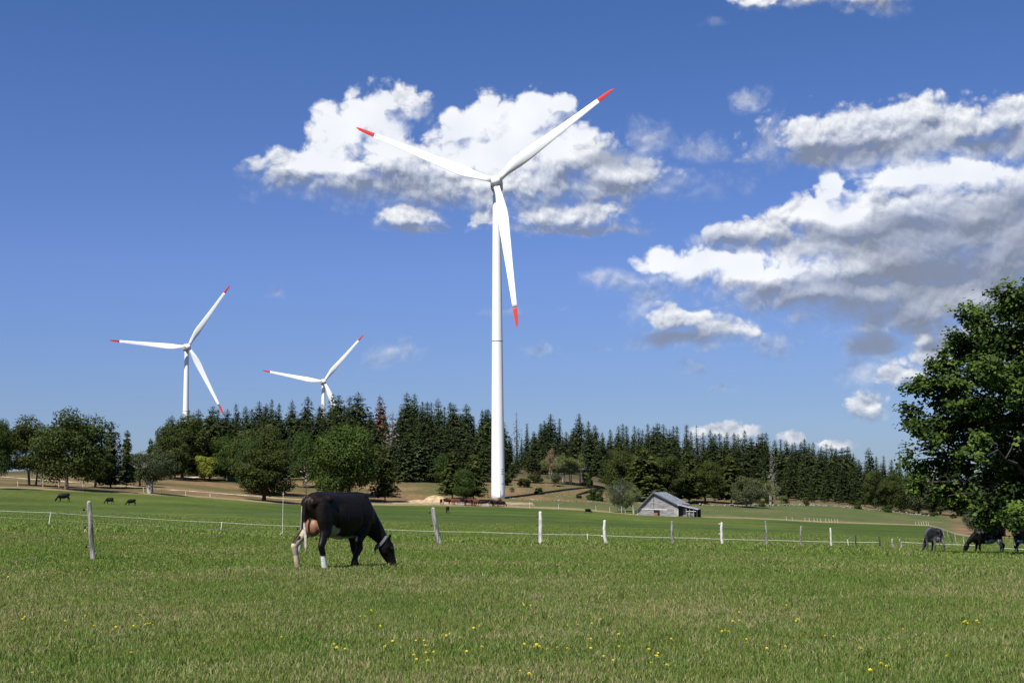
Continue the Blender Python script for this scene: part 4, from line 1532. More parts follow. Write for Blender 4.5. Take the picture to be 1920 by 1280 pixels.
POSTS = [
    (177, 1046, 167, 941, 30.0, 0.052, 'post', 'nearest weathered grey post, leaning left, left of the grazing cow', (0.28, 0.66, 1.02)),
    (824, 1022, 812, 953, 47.0, 0.082, 'post', 'leaning grey post, first right of the grazing cow', (0.3, 0.62, 1.05)),
    (1012, 1020, 1013, 960, 53.0, 0.072, 'post_white', 'whitish crooked post, second right of the grazing cow', (0.28, 0.75, 1.05)),
    (1136, 1026, 1134, 976, 64.0, 0.075, 'post_white', 'mottled whitish post halfway between the tower and the barn', (0.4, 1.1)),
    (1260, 1023, 1260, 977, 71.0, 0.070, 'post', 'grey post in front of the barn shed', (0.3, 0.7)),
    (1353, 1024, 1353, 980, 74.0, 0.075, 'post_white', 'bright whitish post, first right of the barn', (0.6, 1.1)),
    (1435, 1022, 1435, 977, 76.0, 0.055, 'post', 'thin brown grey post, second right of the barn', (0.4, 0.8)),
    (1499, 1024, 1502, 986, 84.0, 0.055, 'post', 'slightly leaning pale post, third right of the barn', (0.5,)),
    (1556, 1024, 1557, 990, 94.0, 0.065, 'post_white', 'short pale post, last one left of the dark posts', (0.5,)),
    (1604, 1028, 1604, 1003, 95.0, 0.055, 'post_dark', 'dark blue post at the left tip of the tree shadow', ()),
    (1648, 1028, 1648, 1005, 98.0, 0.055, 'post_dark', 'dark thin post in the tree shadow', ()),
    (1673, 1030, 1673, 1010, 100.0, 0.085, 'post', 'thick grey stub post left of the rear-facing cow', ()),
    (1686, 1030, 1687, 1011, 100.0, 0.080, 'post', 'forked grey post beside the thick stub', ()),
    (1793, 1024, 1794, 1016, 125.0, 0.06, 'post', 'grey post at the fence corner between the two right cows', ()),
    (1783, 1016, 1783, 1005, 150.0, 0.06, 'post_dark', 'dark post at the start of the far right fence line', ()),
    (546, 958, 561, 950, 33.0, 0.05, 'post', 'grey post mostly hidden behind the rump of the grazing cow', ()),
]
for i, p in enumerate(POSTS[:-1]):
    wood_post(p[0], p[1], p[2], p[3], p[4], p[5], M[p[6]], p[7], p[8], M['insul_w'] if i in (3, 5) else None, seed=40 + i)
wood_post(561, 1035, 568, 948, 35.5, 0.045, M['post'], POSTS[-1][7], (0.6,), seed=77)


def plastic_post(px, top, r, label, px_top=None, rad=0.016, group='white plastic fence posts', hmin=0.5):
    g = on_ground(px, r)
    t = at(px_top if px_top is not None else px, top, r)
    if t.z < g.z + hmin:
        t.z = g.z + hmin
    root = empty('plastic_post', g)
    tag(root, label, 'fence post', group)
    MB().tube([(0, 0, -.2), t - g], [rad, rad * .8], 6).build('shaft', M['plastic'], root)
    MB().tube([(t - g) * .97 + Vector((-.05, 0, 0)), (t - g) * .97 + Vector((.05, 0, 0))], rad * .7, 5).build('rope_hook', M['plastic'], root)
    return t


T = []
for px, tp, top, r, lab in [(92, 95, 960, 95, 'white plastic post left of the nearest wooden post'), (414, 416, 978, 100, 'white plastic post between the nearest wooden post and the cow'),
                            (707, 708, 991, 102, 'white plastic post just behind the cow neck'), (1101, 1101, 1001, 105, 'white plastic post left of the mottled wooden post'),
                            (1589, 1589, 1014, 104, 'short white plastic post left of the dark blue post')]:
    plastic_post(px, top, r, lab, tp, 0.022)
plastic_post(530, 923, 62, 'tall thin grey rod standing left of the cow rump', 531, 0.008)


def rope(name, pts, rad, material, label, cat='fence rope', group=None, sag=0.06):
    m = MB()
    W = [at(a, b, r) for a, b, r in pts]
    P = []
    for a, b in zip(W[:-1], W[1:]):
        n = 10
        for i in range(n):
            t = i / n
            q = a.lerp(b, t); q.z -= sag * math.sin(math.pi * t) * min(1, (b - a).length / 12)
            P.append(q)
    P.append(W[-1])
    o0 = P[0].copy()
    m.tube([p - o0 for p in P], rad, 5, flat=1.0)
    o = m.build(name, material, None, o0)
    tag(o, label, cat, group)
    return o


rope('fence_rope', [(-60, 954, 94), (95, 960.5, 95), (260, 970.5, 98), (416, 979, 100), (560, 986, 101), (708, 991.5, 102), (900, 997, 104), (1101, 1002, 105), (1300, 1008, 104.5), (1450, 1012, 104), (1589, 1015.5, 104), (1650, 1016, 104)],
     0.0095, M['rope'], 'upper white electric rope running across the whole meadow')
rope('fence_rope', [(-60, 965, 94), (95, 973.5, 95), (260, 984, 98), (416, 992, 100), (560, 1000, 101), (708, 1005, 102), (900, 1009.5, 104), (1101, 1013.5, 105), (1300, 1017, 104.5), (1450, 1020, 104), (1589, 1023, 104)],
     0.0028, M['rope'], 'thin lower electric rope running across the whole meadow')
rope('fence_rope', [(1690, 1015.5, 99), (1715, 1017, 99), (1762, 1019.5, 100), (1796, 1020.5, 100), (1828, 1022, 100)], 0.010, M['rope'], 'white rope from the forked post past the rear-facing cow')
rope('fence_rope', [(1880, 1027, 92), (1905, 1028.5, 92), (1990, 1031, 92)], 0.010, M['rope'], 'white rope low at the right photo edge')
wp = [(-380, 950, 24), (169, 962, 30), (560, 962, 35.5), (813, 966, 47), (1012.5, 970, 53), (1134, 984, 64), (1260, 986, 71), (1353, 988, 74), (1435, 986, 76), (1502, 993, 84), (1557, 996, 94)]
rope('fence_wire', wp, 0.0018, M['wire'], 'upper thin steel wire strung along the wooden posts', 'fence wire', sag=0.03)
wp = [(-380, 1010, 24), (172, 1004, 30), (560, 1000, 35.5), (819, 1000, 47), (1011.5, 1000, 53), (1134, 1008, 64), (1260, 1008, 71), (1353, 1008, 74), (1435, 1006, 76), (1502, 1010, 84), (1557, 1012, 94)]
rope('fence_wire', wp, 0.0018, M['wire'], 'lower thin steel wire strung along the wooden posts', 'fence wire', sag=0.03)

# far little fence posts
k = 0
for px, b, t in [(33, 912, 902), (80, 913, 902), (110, 914, 905), (155, 915, 907), (196, 920, 911), (303, 925, 915), (348, 929, 921), (394, 932, 925), (269, 922, 914)]:
    g, r = hit(px, b, rmin=230)
    plastic_post(px, t, min(r, 345), 'pale thin post on the field rim below the oaks at the left', None, 0.04, 'pale posts on the left field rim')
for px, b, t in [(993, 950, 941), (1047, 953, 944), (1117, 957, 948), (1165, 962, 948), (1172, 962, 954), (1188, 963, 953), (1198, 964, 953), (1143, 960, 951)]:
    g, r = hit(px, b, rmin=300)
    plastic_post(px, t, min(r, 392), 'pale thin post on the field rim between the turbine and the barn', None, 0.035, 'pale posts on the rim left of the barn')
for px, b, t in [(1474, 983, 976), (1485, 983, 976), (1517, 984, 977), (1526, 985, 976), (1538, 985, 977), (1548, 985, 978), (1554, 986, 976), (1559, 985, 977), (1565, 986, 977), (1570, 985, 978), (1509, 984, 978), (1532, 985, 978)]:
    plastic_post(px, t, 386, 'pale thin post in the little row at the middle of the right field rim', None, 0.03, 'row of pale posts on the right field rim', 0.9)
for px, b, t in [(1716, 986, 980), (1722, 986, 979), (1727, 987, 978), (1731, 987, 977), (1736, 988, 977), (1740, 988, 978)]:
    plastic_post(px, t, 384, 'pale thin post in the cluster above the rear-facing cow', None, 0.03, 'cluster of pale posts above the right cow', 0.9)
for i, (px, r) in enumerate([(1744, 330), (1752, 290), (1759, 250), (1768, 215), (1776, 185), (1790, 140), (1806, 118)]):
    g = on_ground(px, r)
    wood_post(px, 0, px, to_px(np.array(g.x), np.array(g.y), np.array(g.z + 1.05))[1].item(), r, 0.05, M['post'], 'thin grey post in the line running uphill between the two right cows', (), seed=200 + i, group='posts of the right side fence')

# ------------------------------------------------------------------ cattle
def coat_fn(N, b):
    c = attr(N, 'coat', 'Color')
    p = obj_pos(N)
    n = N.noise(N.v('MULTIPLY', p, (1.0, 1.0, 2.0)), 9.0, 5, 0.65)
    c = N.v('SCALE', c, scale=N.ramp(n, 0.3, 0.7, 0.78, 1.25, False))
    N.l.new(c, b.inputs['Base Color'])
    add_bump(N, b, N.noise(N.v("MULTIPLY", p, (1.0, 1.0, 0.5)), 60.0, 3, 0.7), 0.004, 0.6)


M['coat'] = mat('cow_hair_coat', rough=0.45, spec=0.13, fn=coat_fn)
M['collar'] = mat('grey_strap', (0.15, 0.15, 0.16), 0.6)
M['metal'] = mat('buckle_metal', (0.35, 0.35, 0.36), 0.35, metallic=0.9)
M['eye'] = mat('dark_eye', (0.01, 0.008, 0.006), 0.12, 0.6)
M['tag'] = mat('ear_tag', (0.70, 0.62, 0.10), 0.5)


def chain(mb, secs, step=0.035, nu=14, nv=9):
    """ellipsoids swept through sections (centre, radii)"""
    for (c0, r0), (c1, r1) in zip(secs[:-1], secs[1:]):
        c0, c1 = Vector(c0), Vector(c1)
        r0 = Vector(r0 if hasattr(r0, '__len__') else (r0,) * 3)
        r1 = Vector(r1 if hasattr(r1, '__len__') else (r1,) * 3)
        n = max(2, int((c1 - c0).length / step))
        for i in range(n + 1):
            t = i / n
            mb.blob(c0.lerp(c1, t), tuple(r0.lerp(r1, t)), nu, nv)


def cow_shape(pose):
    """pose: foot x positions, neck path, head direction. local x forward, y left, z up"""
    mb = MB()
    B = [((-.80, 0, 1.20), (.10, .15, .17)), ((-.70, 0, 1.15), (.14, .21, .265)), ((-.50, 0, 1.09), (.17, .27, .33)), ((-.25, 0, 1.00), (.2, .315, .41)), ((0, 0, .965), (.2, .33, .425)),
         ((.25, 0, .975), (.2, .325, .415)), ((.48, 0, 1.0), (.18, .29, .395)), ((.66, 0, 1.00), (.14, .23, .37)), ((.74, 0, .88), (.10, .16, .30))]
    chain(mb, B, 0.025, 22, 14)
    # back line, hook and pin bones, shoulder blades
    chain(mb, [((-.84, 0, 1.33), .05), ((-.6, 0, 1.375), .06), ((-.3, 0, 1.37), .06), ((.1, 0, 1.36), .06), ((.5, 0, 1.36), .065), ((.68, 0, 1.33), .07)], 0.02, 10, 7)
    for s in (-1, 1):
        mb.blob((-.50, .205 * s, 1.29), (.11, .09, .08), 14, 9)
        mb.blob((-.82, .10 * s, 1.25), (.06, .06, .07), 12, 8)
        chain(mb, [((-.50, .20 * s, 1.28), .085), ((-.66, .16 * s, 1.24), .09), ((-.82, .10 * s, 1.22), .07)], 0.02, 12, 8)
        chain(mb, [((.56, .13 * s, 1.30), (.09, .05, .08)), ((.62, .20 * s, 1.05), (.12, .07, .14)), ((.66, .21 * s, .88), (.1, .06, .1))], 0.04, 12, 8)
    # legs
    fl, fr, hl, hr = pose['feet']
    for s, fx, yy in ((1, fl[0], fl[1]), (-1, fr[0], fr[1])):
        kx = .54 + (fx - .52) * .55
        chain(mb, [((.57, .19 * s, .98), (.14, .10, .18)), ((.49, .20 * s, .74), (.115, .09, .13)), ((kx - .02, .5 * (.20 * s + yy), .54), (.084, .070, .09)), ((kx, .35 * .2 * s + .65 * yy, .38), (.068, .062, .07)),
                   ((kx * .4 + fx * .6 + .0, yy, .24), (.050, .047, .055)), ((fx, yy, .12), (.057, .052, .055)), ((fx + .03, yy, .035), (.074, .062, .04))], 0.022, 12, 8)
    for s, fx, yy in ((1, hl[0], hl[1]), (-1, hr[0], hr[1])):
        hx = fx - .06
        chain(mb, [((-.62, .17 * s, 1.12), (.18, .12, .2)), ((-.58, .20 * s, .90), (.185, .10, .18)), ((-.58 + .3 * (fx + .66), .205 * s, .72), (.135, .085, .12)), ((hx * .8 - .09, .5 * (.2 * s + yy), .58), (.088, .070, .085)), ((hx - .02, yy, .46), (.068, .055, .07)),
                   ((hx + .03, yy, .30), (.054, .048, .06)), ((fx, yy, .13), (.056, .051, .055)), ((fx + .035, yy, .035), (.070, .058, .04))], 0.022, 12, 8)
    # udder and teats
    if pose.get('udder', True):
        mb.blob((-.66, .02, .79), (.14, .13, .175), 20, 14)
        mb.blob((-.71, .06, .79), (.10, .08, .15), 14, 10)
        mb.blob((-.71, -.06, .79), (.10, .08, .15), 14, 10)
        for tx in (-.68, -.54):
            for ty in (-.07, .07):
                chain(mb, [((tx, ty, .60), .02), ((tx, ty, .545), .015)], 0.012, 8, 6)
    # neck and head
    N_ = pose['neck']
    chain(mb, N_, 0.035, 16, 10)
    hp, hd = Vector(pose['poll']), Vector(pose['hdir']).normalized()
    up = Vector(pose['hup']); up = (up - hd * up.dot(hd)).normalized()   # towards the forehead
    side = hd.cross(up).normalized()
    L = .50
    R3 = Matrix((side, up, hd)).transposed()

    def hb(a, b, c, r, nu=14, nv=9):
        """head blob: a sideways, b towards the forehead, c along the nose"""
        m2 = MB().blob((0, 0, 0), r, nu, nv)
        mb.add([hp + R3 @ (Vector(v) + Vector((a, b, c))) for v in m2.v], m2.f)
    for t in np.linspace(0, 1, 16):
        wx = np.interp(t, [0, .2, .45, .75, 1], [.095, .115, .085, .066, .070])
        wy = np.interp(t, [0, .2, .45, .75, 1], [.12, .160, .150, .110, .082])
        off = np.interp(t, [0, .3, .6, 1], [-.03, -.035, -.04, -.035])
        hb(0, off, t * (L - .05), (wx, wy, .06))
    for s in (-1, 1):
        hb(.075 * s, .035, .14, (.032, .035, .045))        # brow
        hb(.05 * s, -.02, L - .03, (.035, .035, .04))      # nostril side
        hb(.06 * s, -.10, .14, (.04, .06, .08))            # cheek
        # ears, out sideways and a little back
        for t in np.linspace(0, 1, 7):
            rr_ = np.interp(t, [0, .4, .8, 1], [.028, .05, .038, .015])
            hb((.095 + .13 * t) * s, .01 + pose.get('earup', .05) * t, -.015 - .11 * t, (.022, .016 + .0 * t, rr_), 8, 6)
    hb(0, .06, .0, (.07, .05, .055))
    # tail
    chain(mb, pose['tail'], 0.02, 8, 6)
    return mb, hp, R3


def remesh(mb, voxel, smooth_it, dec=None, name='body'):
    me = mb.mesh(name + '_raw')
    ob = bpy.data.objects.new(name + '_tmp', me)
    COL.objects.link(ob)
    md = ob.modifiers.new('r', 'REMESH'); md.mode = 'VOXEL'; md.voxel_size = voxel
    sm = ob.modifiers.new('s', 'SMOOTH'); sm.factor = 0.5; sm.iterations = smooth_it
    if dec:
        dc = ob.modifiers.new('d', 'DECIMATE'); dc.ratio = dec
    bpy.context.view_layer.update()
    dg = bpy.context.evaluated_depsgraph_get()
    ev = ob.evaluated_get(dg)
    out = bpy.data.meshes.new_from_object(ev)
    bpy.data.objects.remove(ob)
    bpy.data.meshes.remove(me)
    out.polygons.foreach_set('use_smooth', [True] * len(out.polygons))
    out.name = name
    return out


def relief(me):
    """flank hollow, rib and muscle relief pressed into the smooth body"""
    n = len(me.vertices)
    co = np.empty(n * 3, dtype=np.float32); me.vertices.foreach_get('co', co); co = co.reshape(-1, 3)
    no = np.empty(n * 3, dtype=np.float32); me.vertices.foreach_get('normal', no); no = no.reshape(-1, 3)
    x, y, z = co.T
    ay = np.abs(y)
    def g(cx, cy, cz, rx, ry, rz):
        return np.exp(-(((x - cx) / rx) ** 2 + ((ay - cy) / ry) ** 2 + ((z - cz) / rz) ** 2))
    d = -0.040 * g(-.30, .27, 1.17, .11, .14, .10)          # hollow before the hip
    d -= 0.022 * g(.36, .32, .95, .05, .2, .30)             # behind the shoulder
    d -= 0.026 * g(-.33, .30, .80, .05, .14, .18)           # before the thigh
    d += 0.020 * g(-.50, .22, 1.28, .07, .10, .06)          # hip bone
    d += 0.014 * g(.60, .25, 1.10, .05, .12, .20)           # shoulder blade
    d -= 0.018 * g(-.78, .20, 1.12, .06, .10, .10)          # thurl
    rib = np.clip((x + .22) / .1, 0, 1) * np.clip((.36 - x) / .1, 0, 1) * np.clip((1.22 - z) / .1, 0, 1) * np.clip((z - .72) / .12, 0, 1) * (ay > .12)
    d += 0.003 * np.sin((x - .25 * z) * 2 * math.pi / .085) * rib
    d += 0.010 * (fbm(x * 5 + y * 3, z * 5 + y * 2, 55, 3) - .5) * (z > .3)
    co = co + no * d[:, None]
    me.vertices.foreach_set('co', co.astype(np.float32).ravel())
    me.update()


def colour(me, fn):
    n = len(me.vertices)
    co = np.empty(n * 3, dtype=np.float32); me.vertices.foreach_get('co', co); co = co.reshape(-1, 3)
    c = fn(co[:, 0], co[:, 1], co[:, 2])
    a = me.attributes.new('coat', 'FLOAT_COLOR', 'POINT')
    a.data.foreach_set('color', np.concatenate([c, np.ones((n, 1))], 1).astype(np.float32).ravel())
    me.materials.clear()
    me.materials.append(M['coat'])


GRAZE = dict(
    feet=((.57, .10), (.18, -.20), (-.84, .25), (-.66, -.24)),
    neck=[((.58, 0, 1.08), (.16, .21, .30)), ((.73, -.04, .94), (.15, .17, .30)), ((.85, -.10, .77), (.14, .135, .24)), ((.95, -.18, .60), (.115, .11, .175)), ((1.00, -.24, .48), (.09, .09, .125))],
    poll=(1.02, -.26, .475), hdir=(.36, -.17, -.9), hup=(.86, -.38, .45),
    tail=[((-.84, 0, 1.33), .035), ((-.91, 0, 1.24), .034), ((-.925, 0, 1.0), .030), ((-.92, 0, .80), .027), ((-.90, -.01, .62), .033), ((-.89, -.01, .45), .034), ((-.885, -.01, .34), .014)])
GRAZE2 = dict(
    feet=((.46, .18), (.66, -.16), (-.62, .22), (-.84, -.22)),
    neck=[((.62, 0, 1.10), (.15, .19, .26)), ((.82, .02, .95), (.14, .14, .23)), ((.99, .03, .77), (.12, .11, .18)), ((1.12, .04, .62), (.09, .09, .13))],
    poll=(1.17, .04, .56), hdir=(.45, .1, -.85), hup=(.86, 0, .45),
    tail=[((-.84, 0, 1.33), .035), ((-.90, .01, 1.24), .028), ((-.91, .02, .95), .022), ((-.89, .04, .66), .026), ((-.88, .04, .46), .028), ((-.88, .04, .36), .012)])
STAND = dict(
    feet=((.52, .18), (.60, -.18), (-.70, .2), (-.80, -.2)), udder=False,
    neck=[((.60, 0, 1.12), (.15, .19, .26)), ((.82, 0, 1.18), (.14, .14, .21)), ((1.0, 0, 1.27), (.11, .11, .16)), ((1.1, 0, 1.33), (.09, .09, .12))],
    poll=(1.14, 0, 1.36), hdir=(.82, 0, -.55), hup=(.5, 0, .85),
    tail=[((-.84, 0, 1.33), .035), ((-.90, .0, 1.2), .03), ((-.91, 0, .9), .03), ((-.89, 0, .5), .035)])


def sstep(v, a, b):
    t = np.clip((v - a) / (b - a), 0, 1)
    return t * t * (3 - 2 * t)


def main_coat(x, y, z):
    n = fbm(x * 6 + 3, z * 6 + y * 4, 81, 3)
    black = np.array([0.0075, 0.006, 0.0052]); white = np.array([0.56, 0.52, 0.44]); cream = np.array([0.50, 0.40, 0.28])
    pink = np.array([0.22, 0.095, 0.06]); hoof = np.array([0.05, 0.04, 0.035]); brown = np.array([0.013, 0.008, 0.006])
    c = np.tile(black, (len(x), 1))
    def put(m, col):
        nonlocal c
        m = np.clip(m, 0, 1)[:, None]
        c = c * (1 - m) + np.asarray(col) * m
    # browner tinge on the rump
    put(sstep(-x, .6, .9) * .7 * sstep(z, .7, 1.0), brown)
    # udder
    d = np.sqrt(((x + .68) / .22) ** 2 + (y / .165) ** 2 + ((z - .74) / .25) ** 2)
    put(1 - sstep(d, .92, 1.05), pink * (0.75 + 0.6 * n[:, None]) if False else pink)
    put((1 - sstep(d, .92, 1.05)) * sstep(z, .72, .92) * (y < .02) * .6, (0.33, 0.21, 0.12))
    # hind left leg cream below the hock with a black spot
    hl = (x < -.45) & (y > .12) & (z < .78)
    put(hl * (1 - sstep(z + (n - .5) * .08, .47, .50)), cream)
    put(hl * (1 - sstep(z + (n - .5) * .05, .73, .77)) * (1 - sstep(y + (n - .5) * .05, .185, .205)), cream)
    put(hl * (np.hypot((z - .60) / 1.3, (y - .20)) < .035), black)
    put(hl * (1 - sstep(z, .10, .26)) * .55, (0.20, 0.13, 0.09))
    # hind right leg white below the hock
    hr = (x < -.35) & (y < -.12) & (z < .45)
    put(hr * (1 - sstep(z + (n - .5) * .06, .255, .285)), (0.60, 0.59, 0.57))
    hr2 = (x > -.73) & (x < -.35) & (y < -.12) & (z < .60) & (z > .24)
    put(hr2 * (np.abs(x - (-.635 + (z - .3) * .05)) < .018) * .9, white)
    # belly patch on the near side
    bx = (x + .37) / .13 + (n - .5) * 1.3; bz = (z - .70) / (.17) + (n - .5) * .8
    put((1 - sstep(np.sqrt(bx ** 2 + bz ** 2), .80, 1.0)) * (y < -.05) * (np.abs(x + .3) < .4), (0.25, 0.26, 0.19))
    put((1 - sstep(z + (n - .5) * .1, .56, .62)) * (np.abs(x + .12) < .42) * (np.abs(y) < .22) * (x > -.5) * sstep(z, .5, .52), white * .8)
    put((1 - sstep(np.hypot((x - .48) / .09, (z - .64) / .10), .7, 1.0)) * (y > -.14) * (y < .14), (0.30, 0.30, 0.25))
    # tail
    tl = (x < -.80) & (np.abs(y) < .06) & (z < .93) & (x < -.835 + .0 * z)
    put(tl * (1 - sstep(z, .84, .90)), white * .9)
    put(tl * (1 - sstep(z, .45, .7)) * .6, (0.30, 0.22, 0.12))
    put(1 - sstep(z, .045, .075), hoof)
    return c


def plain_coat(col, legs=None, belly=None, patches=None):
    def fn(x, y, z):
        n = fbm(x * 3 + 3, z * 3 + y * 3, 91, 3)
        c = np.tile(np.array(col, dtype=float), (len(x), 1))
        c *= (0.8 + 0.5 * n)[:, None]
        if belly:
            m = (1 - sstep(z + (n - .5) * .2 - .1 * (x < 0), .70, .76)) * (x > -.78) * (x < .2) * (z > .46)
            c = c * (1 - m[:, None]) + np.array(belly) * m[:, None]
        if legs:
            m = (1 - sstep(z, .28, .34)) * (x < -.4)
            c = c * (1 - m[:, None]) + np.array(legs) * m[:, None]
        if patches:
            m = sstep(fbm(x * 2.2 + 8, z * 2.2 + y * 2.2, 17, 2), .5, .56)
            c = c * (1 - m[:, None]) + np.array(patches) * m[:, None]
        m = (1 - sstep(z, .045, .075))
        return c * (1 - m[:, None]) + np.array((.05, .04, .035)) * m[:, None]
    return fn


def make_cow(name, pose, voxel, smooth_it, coatf, dec=None, eyes=True):
    mb, hp, R3 = cow_shape(pose)
    me = remesh(mb, voxel, smooth_it, dec, name)
    if not dec:
        relief(me)
    colour(me, coatf)
    return me, hp, R3


def cow_root(px, base, r, rz, label, group=None, cat='cow', name='cow', scale=1.0):
    if r is None:
        g, r = hit(px, base, rmin=150)
    else:
        g = on_ground(px, r)
    root = empty(name, g - Vector((0, 0, .01)), rz)
    root.scale = (scale,) * 3
    tag(root, label, cat, group)
    return root


# the near cow
me_, hp, R3 = make_cow('cow_body', GRAZE, 0.0125, 11, main_coat)
r0 = 26.7
rt = cow_root(636.0, 0, r0, math.radians(55), 'black dairy cow with cream and white hind legs grazing in the left foreground')
link('body', me_, rt)
rt_scale = 1.0
for s in (-1, 1):
    e = MB().blob((0, 0, 0), (.018, .022, .024), 12, 8)
    e.v = [tuple(hp + R3 @ (Vector(v) + Vector((.098 * s, .028, .145)))) for v in e.v]
    e.build('eye', M['eye'], rt, smooth=True)
# strap round the upper neck
cm = MB()
c0 = Vector((.955, -.205, .47)); axn = Vector((.58, -.46, -.62)).normalized()
u = axn.cross(Vector((0, 0, 1))).normalized(); w = axn.cross(u).normalized()
ring = []
NR = 30
for i in range(NR):
    a = 2 * math.pi * i / NR
    for dr, dl in ((0, -.024), (.008, -.024), (.008, .024), (0, .024)):
        ring.append(c0 + (u * math.cos(a) * (.118 + dr) + w * math.sin(a) * (.155 + dr)) + axn * dl)
Fc = []
for i in range(NR):
    for k in range(4):
        a, b = i * 4 + k, i * 4 + (k + 1) % 4
        a2, b2 = ((i + 1) % NR) * 4 + k, ((i + 1) % NR) * 4 + (k + 1) % 4
        Fc.append((a, a2, b2, b))
cm.add(ring, Fc)
col_o = cm.build('neck_collar', M['collar'], rt)
pl = c0 + w * .168
if pl.z > c0.z:
    pl = c0 - w * .168
MB().box(pl, (.05, .03, .06), (0.3, 0.4, 0.2)).tube([pl + Vector((0, 0, -.03)), pl + Vector((0, 0, -.10))], .014, 8).build('buckle', M['metal'], col_o)

# the two cows at the right
me2, hp2, R32 = make_cow('cow_body_right', GRAZE2, 0.022, 5, plain_coat((0.004, 0.004, 0.004), (0.40, 0.38, 0.36), (0.34, 0.33, 0.33)))
rt = cow_root(1849, 0, 86.5, math.radians(172), 'black cow with pale belly and udder grazing to the left under the big sycamore')
link('body', me2, rt)
me3, _, _ = make_cow('cow_body_rear', GRAZE2, 0.022, 5, plain_coat((0.075, 0.072, 0.082), None, None, (0.012, 0.012, 0.013)))
rt = cow_root(1748, 0, 86.5, math.radians(97), 'grey and black cow seen from behind at the end of the tree shadow')
link('body', me3, rt)

rt = cow_root(1922, 0, 88, math.radians(20), 'dark cow cut off by the right photo edge under the sycamore')
link('body', me2, rt)

# small cattle far off
black_f = plain_coat((0.006, 0.0055, 0.0055)); brown_f = plain_coat((0.085, 0.034, 0.020)); dark_f = plain_coat((0.022, 0.011, 0.008))
FAR = {
    'bg': make_cow('cow_far_black_graze', GRAZE2, 0.045, 3, black_f, 0.5)[0],
    'bs': make_cow('cow_far_black_stand', STAND, 0.045, 3, black_f, 0.5)[0],
    'rs': make_cow('cow_far_red_stand', STAND, 0.045, 3, brown_f, 0.5)[0],
    'rg': make_cow('cow_far_red_graze', GRAZE2, 0.045, 3, brown_f, 0.5)[0],
    'ds': make_cow('cow_far_dark_stand', STAND, 0.045, 3, dark_f, 0.5)[0],
    'dg': make_cow('cow_far_dark_graze', GRAZE2, 0.045, 3, dark_f, 0.5)[0],
}


def far_cow(kind, px, r, deg, label, scale=1.0, group=None):
    if group:
        scale *= 1.28; r -= 3
    rt = cow_root(px, 0, r, math.radians(deg), label, group, scale=scale)
    link('body', FAR[kind], rt)


far_cow('bg', 120, 262, 195, 'black cow, leftmost of three grazing in the far left meadow', 1.08)
far_cow('bg', 206, 258, 165, 'small black calf in the middle of the three at the far left', 0.80)
far_cow('bg', 247, 252, 200, 'small black calf, rightmost of the three at the far left', 0.78)
far_cow('dg', 839, 290, 100, 'dark brown cow standing alone in the meadow right of the leaning post')
far_cow('bg', 1102, 345, 20, 'small black calf alone in the meadow left of the barn', 0.85)
HG = 'cattle resting by the foot of the tall turbine'
for i, (k, px, r, dg, s) in enumerate([
    ('dg', 827, 402, 100, .85), ('ds', 838, 403, 10, .95), ('bs', 846, 403, 170, .95), ('rs', 852, 402, 185, .95), ('rg', 857, 401, 10, .95), ('bg', 864, 404, 20, .9),
    ('ds', 873, 398, 100, 1.05), ('rs', 877, 401, 40, 1.05), ('rs', 883, 397, 75, 1.1), ('rg', 889, 399, 110, 1.1), ('rs', 893, 396, 140, 1.08), ('ds', 880, 404, 20, 1.1),
    ('dg', 900, 402, 160, .8), ('bg', 911, 405, 190, .8), ('ds', 922, 399, 60, .95), ('dg', 928, 398, 110, .95), ('ds', 933, 398, 80, 1.0), ('rs', 937, 404, 95, 1.25), ('dg', 941, 399, 30, .9)]):
    lab = ('cattle beast crowded at the tower foot' if px > 915 else 'beast in the crowd under the low trees' if px > 868 else 'beast standing before the sand heap')
    far_cow(k, px, r, dg, ('red brown ' if k[0] == 'r' else 'dark brown ' if k[0] == 'd' else 'black ') + lab, s, HG)

# water trough among the cattle
g = on_ground(911, 398)
tr = empty('water_trough', g)
tag(tr, 'pale grey water trough among the cattle left of the tower foot', 'trough')
m = MB()
for x in (-1.2, 1.2):
    m.box((x, 0, .35), (.08, 1.0, .6))
for y in (-.46, .46):
    m.box((0, y, .35), (2.32, .08, .6))
m.box((0, 0, .1), (2.32, .84, .08))
m.build('basin', M['concrete'], tr)
M['water'] = mat('trough_water', (0.02, 0.03, 0.035), 0.08, 0.5)
MB().box((0, 0, .52), (2.3, .82, .02)).build('water', M['water'], tr)
g = on_ground(864, 397)
tr = empty('hay_rack', g)
tag(tr, 'low grey feed rack in front of the black cattle beside the sand heap', 'feed rack')
m = MB()
for x in np.linspace(-1.4, 1.4, 9):
    m.box((x, -.5, .45), (.05, .05, .9))
m.box((0, -.5, .9), (2.9, .06, .06)).box((0, -.5, .12), (2.9, .06, .10))
m.build('rack_bars', M['wire'], tr)
MB().box((0, 0, .3), (2.8, .9, .5)).build('feed_bin', M['concrete'], tr)

# ------------------------------------------------------------------ the big sycamore at the right edge
def leaf5(C, Nn, S, r_):
    """lobed leaf: five point outline folded on the mid rib"""
    n = len(C)
    T = r_.normal(size=(n, 3)); T[:, 2] -= 0.6
    T -= Nn * (T * Nn).sum(1, keepdims=True)
    T /= np.linalg.norm(T, axis=1, keepdims=True) + 1e-9
    B = np.cross(Nn, T)
    S = S[:, None]
    dn = -Nn * S * 0.22
    V = np.stack([C - T * S * .55, C - B * S * .8 - T * S * .15 + dn, C - B * S * .5 + T * S * .45 + dn * .6, C + T * S * .95, C + B * S * .5 + T * S * .45 + dn * .6, C + B * S * .8 - T * S * .15 + dn], 1).reshape(-1, 3)
    k = np.arange(n)[:, None] * 6
    Fc = np.concatenate([k + np.array([[0, 3, 2, 1]]), k + np.array([[0, 5, 4, 3]])], 0)
    return V, Fc


